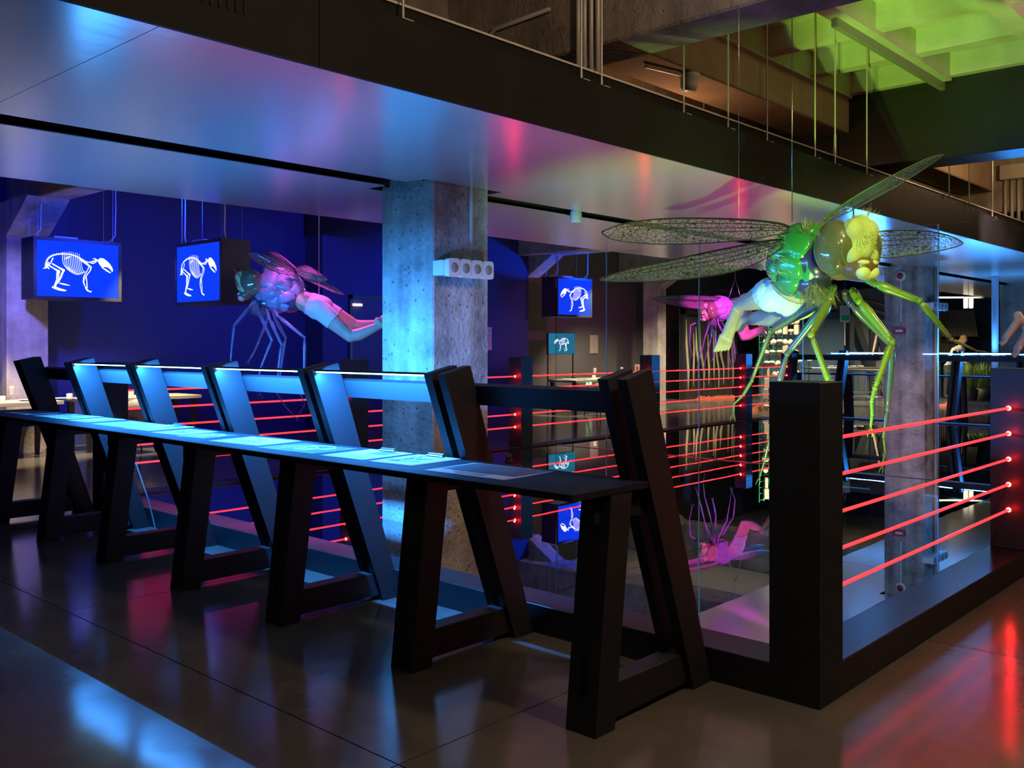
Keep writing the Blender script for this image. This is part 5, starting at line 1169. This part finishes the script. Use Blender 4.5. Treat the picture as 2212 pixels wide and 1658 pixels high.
mulch((m0.x - 0.1, m0.y + 0.1, 0), (m1.x, m1.y, 0), 0.4, 'orange bark mulch at the foot of the mesh stand')
q0, q1 = PZ(1500, 862, 0), PZ(1600, 858, 0); mulch(tuple(q1), tuple(q0), 0.4, 'orange bark mulch under the wooden blades')
# black arch truss, blue-grey tent stripes behind the far table
ar = thing('arch_frame', 'black curved roof frame behind the big insect legs', 'frame', P(1830, 745, 27.5) * 1.0); ar.location.z = 0; ar.rotation_euler = (0, 0, TH - math.pi / 2)
mb = MB(); pts = []
for k in range(13):
    a = math.radians(25 + 130 * k / 12); pts.append((-2.6 * math.cos(a), 0, 0.5 + 2.15 * math.sin(a)))
mb.tube(pts, 0.09, 6); mb.build('arch_rib', M_blackm, ar)
MB().tube([(p_[0], 0, p_[2] + 0.22) for p_ in pts], 0.05, 6).build('upper_rib', M_blackm, ar)
for k, (xa, xb) in enumerate(((0.15, 0.9), (0.75, 1.35), (1.2, 1.9))):
    MB().box(xa - 0.05, xa + 0.08, 0.05, 0.15, 0, 2.4).add([(xa, 0.1, 2.4), (xa + 0.18, 0.1, 2.4), (xb + 0.18, 0.1, 0.3), (xb, 0.1, 0.3)], [(0, 1, 2, 3)]).build('brace', M_blackm, ar)
MB().box(-2.3, 2.4, 0.9, 0.95, 0, 2.5).build('tent_wall', mat('tent_blue', (0.05, 0.10, 0.16), 0.7), ar)
for k in range(3): MB().tube([(0.9 + 0.35 * k, -0.1, 2.2 - 0.2 * k), (0.7 + 0.45 * k, -0.1, 1.2)], 0.03, 6).build('hanging_rope', mat('pale_rope', (0.55, 0.45, 0.32), 0.8), ar)
iv = thing('drip_bag', 'hanging clear bag with green liquid and a tube', 'bag', P(1825, 693, 24.0), TH - math.pi / 2)
MB().bbox(-0.12, 0.12, -0.02, 0.02, -0.02, 0.40, 0.015).build('bag', mat('clear_bag', (0.6, 0.66, 0.64), 0.3, alpha=0.6), iv)
MB().bbox(-0.10, 0.10, -0.024, 0.024, 0.0, 0.15, 0.01).build('green_liquid', mat('green_liquid', (0.0, 0.45, 0.15), 0.3), iv)
MB().tube([(0, 0, -0.02), (0.0, 0, -0.62)], 0.016, 6).tube([(-0.05, 0, 0.40), (0, 0, 0.62)], 0.006, 4).tube([(0.05, 0, 0.40), (0, 0, 0.62)], 0.006, 4).build('drip_tube', mat('pale_tube', (0.65, 0.60, 0.45), 0.4), iv)
MB().tube([(0, 0, 0.62), (0, 0, ZS - P(1825, 693, 24.0).z)], 0.006, 4).build('suspension_cord', M_gwire, iv)
def steel_table(px_, py_, d, w, label, things=True):
    p = P(px_, py_, d); t = thing('steel_table', label, 'table', (p.x, p.y, 0), TH - math.pi / 2 + 0.1)
    MB().bbox(-w / 2, w / 2, -0.35, 0.35, 0.86, 0.90, 0.004).build('tabletop', M_steel, t)
    for sx in (-1, 1):
        for sy in (-1, 1): MB().tube([(sx * (w / 2 - 0.06), sy * 0.3, 0), (sx * (w / 2 - 0.06), sy * 0.3, 0.86)], 0.025, 6).build('leg', M_steel, t)
    MB().bbox(-w / 2 + 0.06, w / 2 - 0.06, -0.3, 0.3, 0.22, 0.245, 0.003).build('shelf', M_steel, t)
    return p
p = steel_table(1858, 800, 23.0, 1.2, 'tall steel worktable beyond the far reading table')
p2 = steel_table(1815, 800, 25.5, 1.9, 'steel worktable farther back')
for k in range(5):
    px_ = P(1795 + 16 * k, 800, 25.3); tag(MB().lathe([(0.0, 0.0), (0.06, 0.0), (0.088, 0.04), (0.083, 0.044), (0.055, 0.012), (0.0, 0.012)], (0, 0, 0), 14).build('clay_bowl', M_cast, None, True, (px_.x, px_.y, 0.90)), 'pale bowl on the rear steel worktable, %s from the left' % colw[k], 'bowl', 'bowls on the worktable')
# visitors
def person(loc, rz, label, shirt, hair, lean=0.25, h=1.0):
    o = thing('person', label, 'person', loc, rz)
    mb = MB(); y = lambda z: -lean * max(0, z - 0.9)
    for sg in (-1, 1):
        caps(mb, (0.10 * sg, 0, 0.90), 0.085, (0.10 * sg, 0.02, 0.48), 0.062, 5); caps(mb, (0.10 * sg, 0.02, 0.48), 0.06, (0.10 * sg, 0.05, 0.08), 0.045, 5); caps(mb, (0.10 * sg, 0.05, 0.06), 0.045, (0.10 * sg, -0.12, 0.04), 0.04, 3)
        caps(mb, (0.19 * sg, y(1.38), 1.38), 0.062, (0.27 * sg, y(1.1) - 0.06, 1.10), 0.048, 5); caps(mb, (0.27 * sg, y(1.1) - 0.06, 1.10), 0.046, (0.16 * sg, y(1.05) - 0.30, 1.02), 0.035, 5)
        hp = Vector((0.16 * sg, y(1.05) - 0.32, 1.01)); mb.ell(hp, (0.035, 0.05, 0.022), None, 8, 6)
        for q in range(4): caps(mb, hp + Vector(((q - 1.5) * 0.018, -0.04, 0)), 0.009, hp + Vector(((q - 1.5) * 0.02, -0.10 + 0.008 * abs(q - 1.5), -0.02)), 0.008, 2)
        caps(mb, hp + Vector((-0.03 * sg, -0.01, 0)), 0.011, hp + Vector((-0.055 * sg, -0.05, -0.01)), 0.009, 2)
    for i in range(7):
        z = 0.90 + 0.085 * i; mb.ell((0, y(z), z), (0.15 + 0.035 * (i / 6) ** 1.5, 0.105, 0.08), None, 14, 8)
    caps(mb, (0, y(1.45), 1.45), 0.06, (0, y(1.55) - 0.01, 1.56), 0.052, 3)
    mb.ell((0, y(1.64) - 0.02, 1.65), (0.075, 0.092, 0.112), None, 16, 12); mb.ell((0, y(1.64) - 0.112, 1.635), (0.014, 0.02, 0.025), None, 8, 6)
    for sg in (-1, 1): mb.ell((0.076 * sg, y(1.64) - 0.01, 1.64), (0.012, 0.02, 0.03), None, 8, 6)
    me = remeshed(mb, 0.018, 3, 'body'); me.materials.append(M_skin); me.materials.append(shirt); me.materials.append(mat('dark_trousers', (0.03, 0.03, 0.04), 0.8))
    me.materials.clear()
    for m_ in (M_skin, shirt, mat('dark_trousers', (0.03, 0.03, 0.04), 0.8)): me.materials.append(m_)
    for pl in me.polygons:
        c = pl.center; pl.material_index = 2 if c.z < 0.94 and abs(c.y) < 0.2 else (1 if c.z < 1.50 and not (c.y < y(c.z) - 0.20 and c.z < 1.12) else 0)
    b = bpy.data.objects.new('body', me); COL.objects.link(b); b.parent = o
    hr = MB(); hr.ell((0, y(1.66) + 0.005, 1.69), (0.088, 0.100, 0.095), None, 16, 10).ell((0, y(1.62) + 0.05, 1.62), (0.078, 0.06, 0.08), None, 12, 8).build('hair', hair, o, True)
    for sg in (-1, 1): MB().ell((0.030 * sg, y(1.65) - 0.108, 1.665), (0.012, 0.006, 0.008), None, 8, 6).build('eye', M_vein, b)
    MB().ell((0, y(1.6) - 0.104, 1.59), (0.025, 0.008, 0.007), None, 8, 6).build('mouth', mat('lips', (0.45, 0.18, 0.15), 0.5), b)
    return o
pp = P(2050, 745, 26.5); person((pp.x, pp.y, 0), TH - math.pi / 2 + 0.5, 'person in a pale shirt bending over a worktable on the right', mat('pale_shirt', (0.78, 0.74, 0.68), 0.8), mat('fair_hair', (0.45, 0.25, 0.08), 0.7), 0.6)
pp = P(1832, 745, 29.5); person((pp.x, pp.y, 0), TH - math.pi / 2 - 1.2, 'person with dark hair and dark top behind the blue led bar', mat('navy_top', (0.02, 0.04, 0.08), 0.8), mat('black_hair', (0.012, 0.010, 0.010), 0.6), 0.1)
# planter with grasses on the right
M_grass = mat('green_grass_blades', (0.16, 0.30, 0.05), 0.6, noise=(5, (0.30, 0.38, 0.10), 2)); M_pot = mat('black_pot', (0.02, 0.02, 0.022), 0.6)
for k, (px_, lb) in enumerate(((2092, 'tufted green grass in a black pot, left of the lilac pipe'), (2128, 'smaller green grass in a black pot beside the lilac pipe'))):
    p = P(px_, 745, 23.0 + 0.5 * k); g = thing('potted_grass', lb, 'plant', (p.x, p.y, 0), 0, 'potted grasses')
    MB().lathe([(0.0, 0.0), (0.17, 0.0), (0.22, 0.42), (0.20, 0.42), (0.0, 0.38)], (0, 0, 0), 16).build('pot', M_pot, g, True)
    mb = MB(); rr = random.Random(k)
    for q in range(420):
        a = rr.random() * 6.283; r = 0.15 * rr.random(); s_ = rr.uniform(0.12, 0.55); h = rr.uniform(0.35, 0.75)
        b = Vector((r * math.cos(a), r * math.sin(a), 0.38)); t = b + Vector((s_ * math.cos(a), s_ * math.sin(a), h)); md = b.lerp(t, 0.55) + Vector((0, 0, 0.12)); sd = Vector((-math.sin(a), math.cos(a), 0)) * 0.006
        mb.add([b - sd, b + sd, md + sd * 0.8, md - sd * 0.8, t], [(0, 1, 2, 3), (3, 2, 4)])
    tag(mb.build('grass_blades', M_grass, g), kind='stuff')
q0 = P(2075, 745, 22.3); q1 = P(2140, 745, 22.6); mulch((q1.x, q1.y, 0), (q0.x, q0.y, 0), -0.9, 'red bark mulch under the potted grasses')
hb = thing('hay_bale', 'dark straw bale beside the lilac pipe', 'bale', P(2128, 745, 17.9) * 1.0); hb.location.z = 0
M_hay = mat('dark_straw', (0.10, 0.07, 0.04), 0.95, noise=(40, (0.20, 0.14, 0.08), 5), bump=(60, 0.8, 5))
MB().bbox(-0.22, 0.22, -0.4, 0.4, 0, 0.42, 0.05).build('straw_block', M_hay, hb)
mb = MB(); rr = random.Random(3)
for q in range(260):
    b = Vector((rr.uniform(-0.22, 0.22), rr.uniform(-0.4, 0.4), rr.choice((0.42, rr.random() * 0.42)))); 
    if b.z < 0.41: b.x = rr.choice((-0.22, 0.22))
    mb.cone(b, b + Vector((rr.uniform(-0.06, 0.06), rr.uniform(-0.06, 0.06), rr.uniform(-0.01, 0.05))), 0.004, 3)
tag(mb.build('loose_straw', M_hay, hb), kind='stuff')
# slatted canopy panels and twin lamps
M_slat = mat('tan_slat', (0.42, 0.33, 0.20), 0.6)
p = P(2062, 745, 27.8); ca = thing('slatted_canopy', 'tan slatted canopy on black posts above the far worktable', 'canopy', (p.x, p.y, 0), TH - math.pi / 2)
for k in range(18):
    x = -0.50 + 0.062 * k; MB().hexa([(x, -0.2, 1.75), (x + 0.035, -0.2, 1.75), (x + 0.035, -0.17, 1.75), (x, -0.17, 1.75)], [(x + 0.16, 0.35, 2.55), (x + 0.195, 0.35, 2.55), (x + 0.195, 0.38, 2.55), (x + 0.16, 0.38, 2.55)]).build('slat', M_slat, ca)
for k in range(12):
    x = -0.50 + 0.062 * k; MB().box(x, x + 0.03, 0.38, 0.41, 1.0, 1.72).build('slat', M_slat, ca)
MB().box(-0.55, 0.9, 0.38, 0.44, 1.66, 1.78).box(-0.55, -0.47, 0.38, 0.46, 0, 2.5).box(0.62, 0.72, 0.38, 0.46, 0, 2.5).build('frame', M_blackm, ca)
p = P(2092, 655, 24.0)
tl = thing('twin_spotlight', 'pair of white cylinder lamps under the ceiling on the right', 'spotlight', p, TH - math.pi / 2)
for sx in (-0.07, 0.07):
    MB().lathe([(0.0, -0.13), (0.05, -0.13), (0.055, -0.12), (0.055, 0.12), (0.0, 0.12)], (sx, 0, 0), 16).build('lamp_body', M_white, tl, True)
MB().box(-1.0, 0.4, -0.02, 0.02, 0.13, 0.17).build('track', M_white, tl)
for sx in (-0.9, 0.3): MB().tube([(sx, 0, 0.17), (sx, 0, ZS - p.z)], 0.008, 4).build('track_rod', M_white, tl)
# cable on the floor behind the far trestle, added uplights in place of light off the mirror
tag(MB().tube([(3.55, 7.42, 0.55), (3.60, 7.30, 0.25), (3.62, 7.22, 0.02), (3.60, 7.10, 0.008)], 0.006, 6).build('cable', mat('dim_cable', (0.06, 0.06, 0.065), 0.5), None, True), 'pale cable trailing down behind the second farthest trestle', 'cable')
def uplight(x, y, z, label):  # added fixture for a lamp that replaces light bounced off the mirror
    u = thing('added_uplight', label, 'spotlight', (x, y, ZM), 0, 'added floor uplights standing in for light off the mirror')
    MB().lathe([(0.0, 0.0), (0.05, 0.0), (0.05, 0.012), (0.0, 0.012)], (0, 0, 0), 16).build('base', M_blackm, u)
    MB().lathe([(0.03, 0.012), (0.042, 0.03), (0.045, 0.075), (0.040, 0.075), (0.03, 0.03)], (0, 0, 0), 16).build('lamp_can', M_blackm, u, True)
uplight(4.25, 2.00, 0, 'added floor uplight behind the near corner post'); uplight(4.60, 2.17, 0, 'added floor uplight next to the one behind the corner post'); uplight(8.2, 7.6, 0, 'added floor uplight near the far railing')
uplight(4.93, 2.32, 0, 'third added floor uplight in line behind the corner post'); uplight(11.5, 3.0, 0, 'added floor uplight beyond the glass partition')
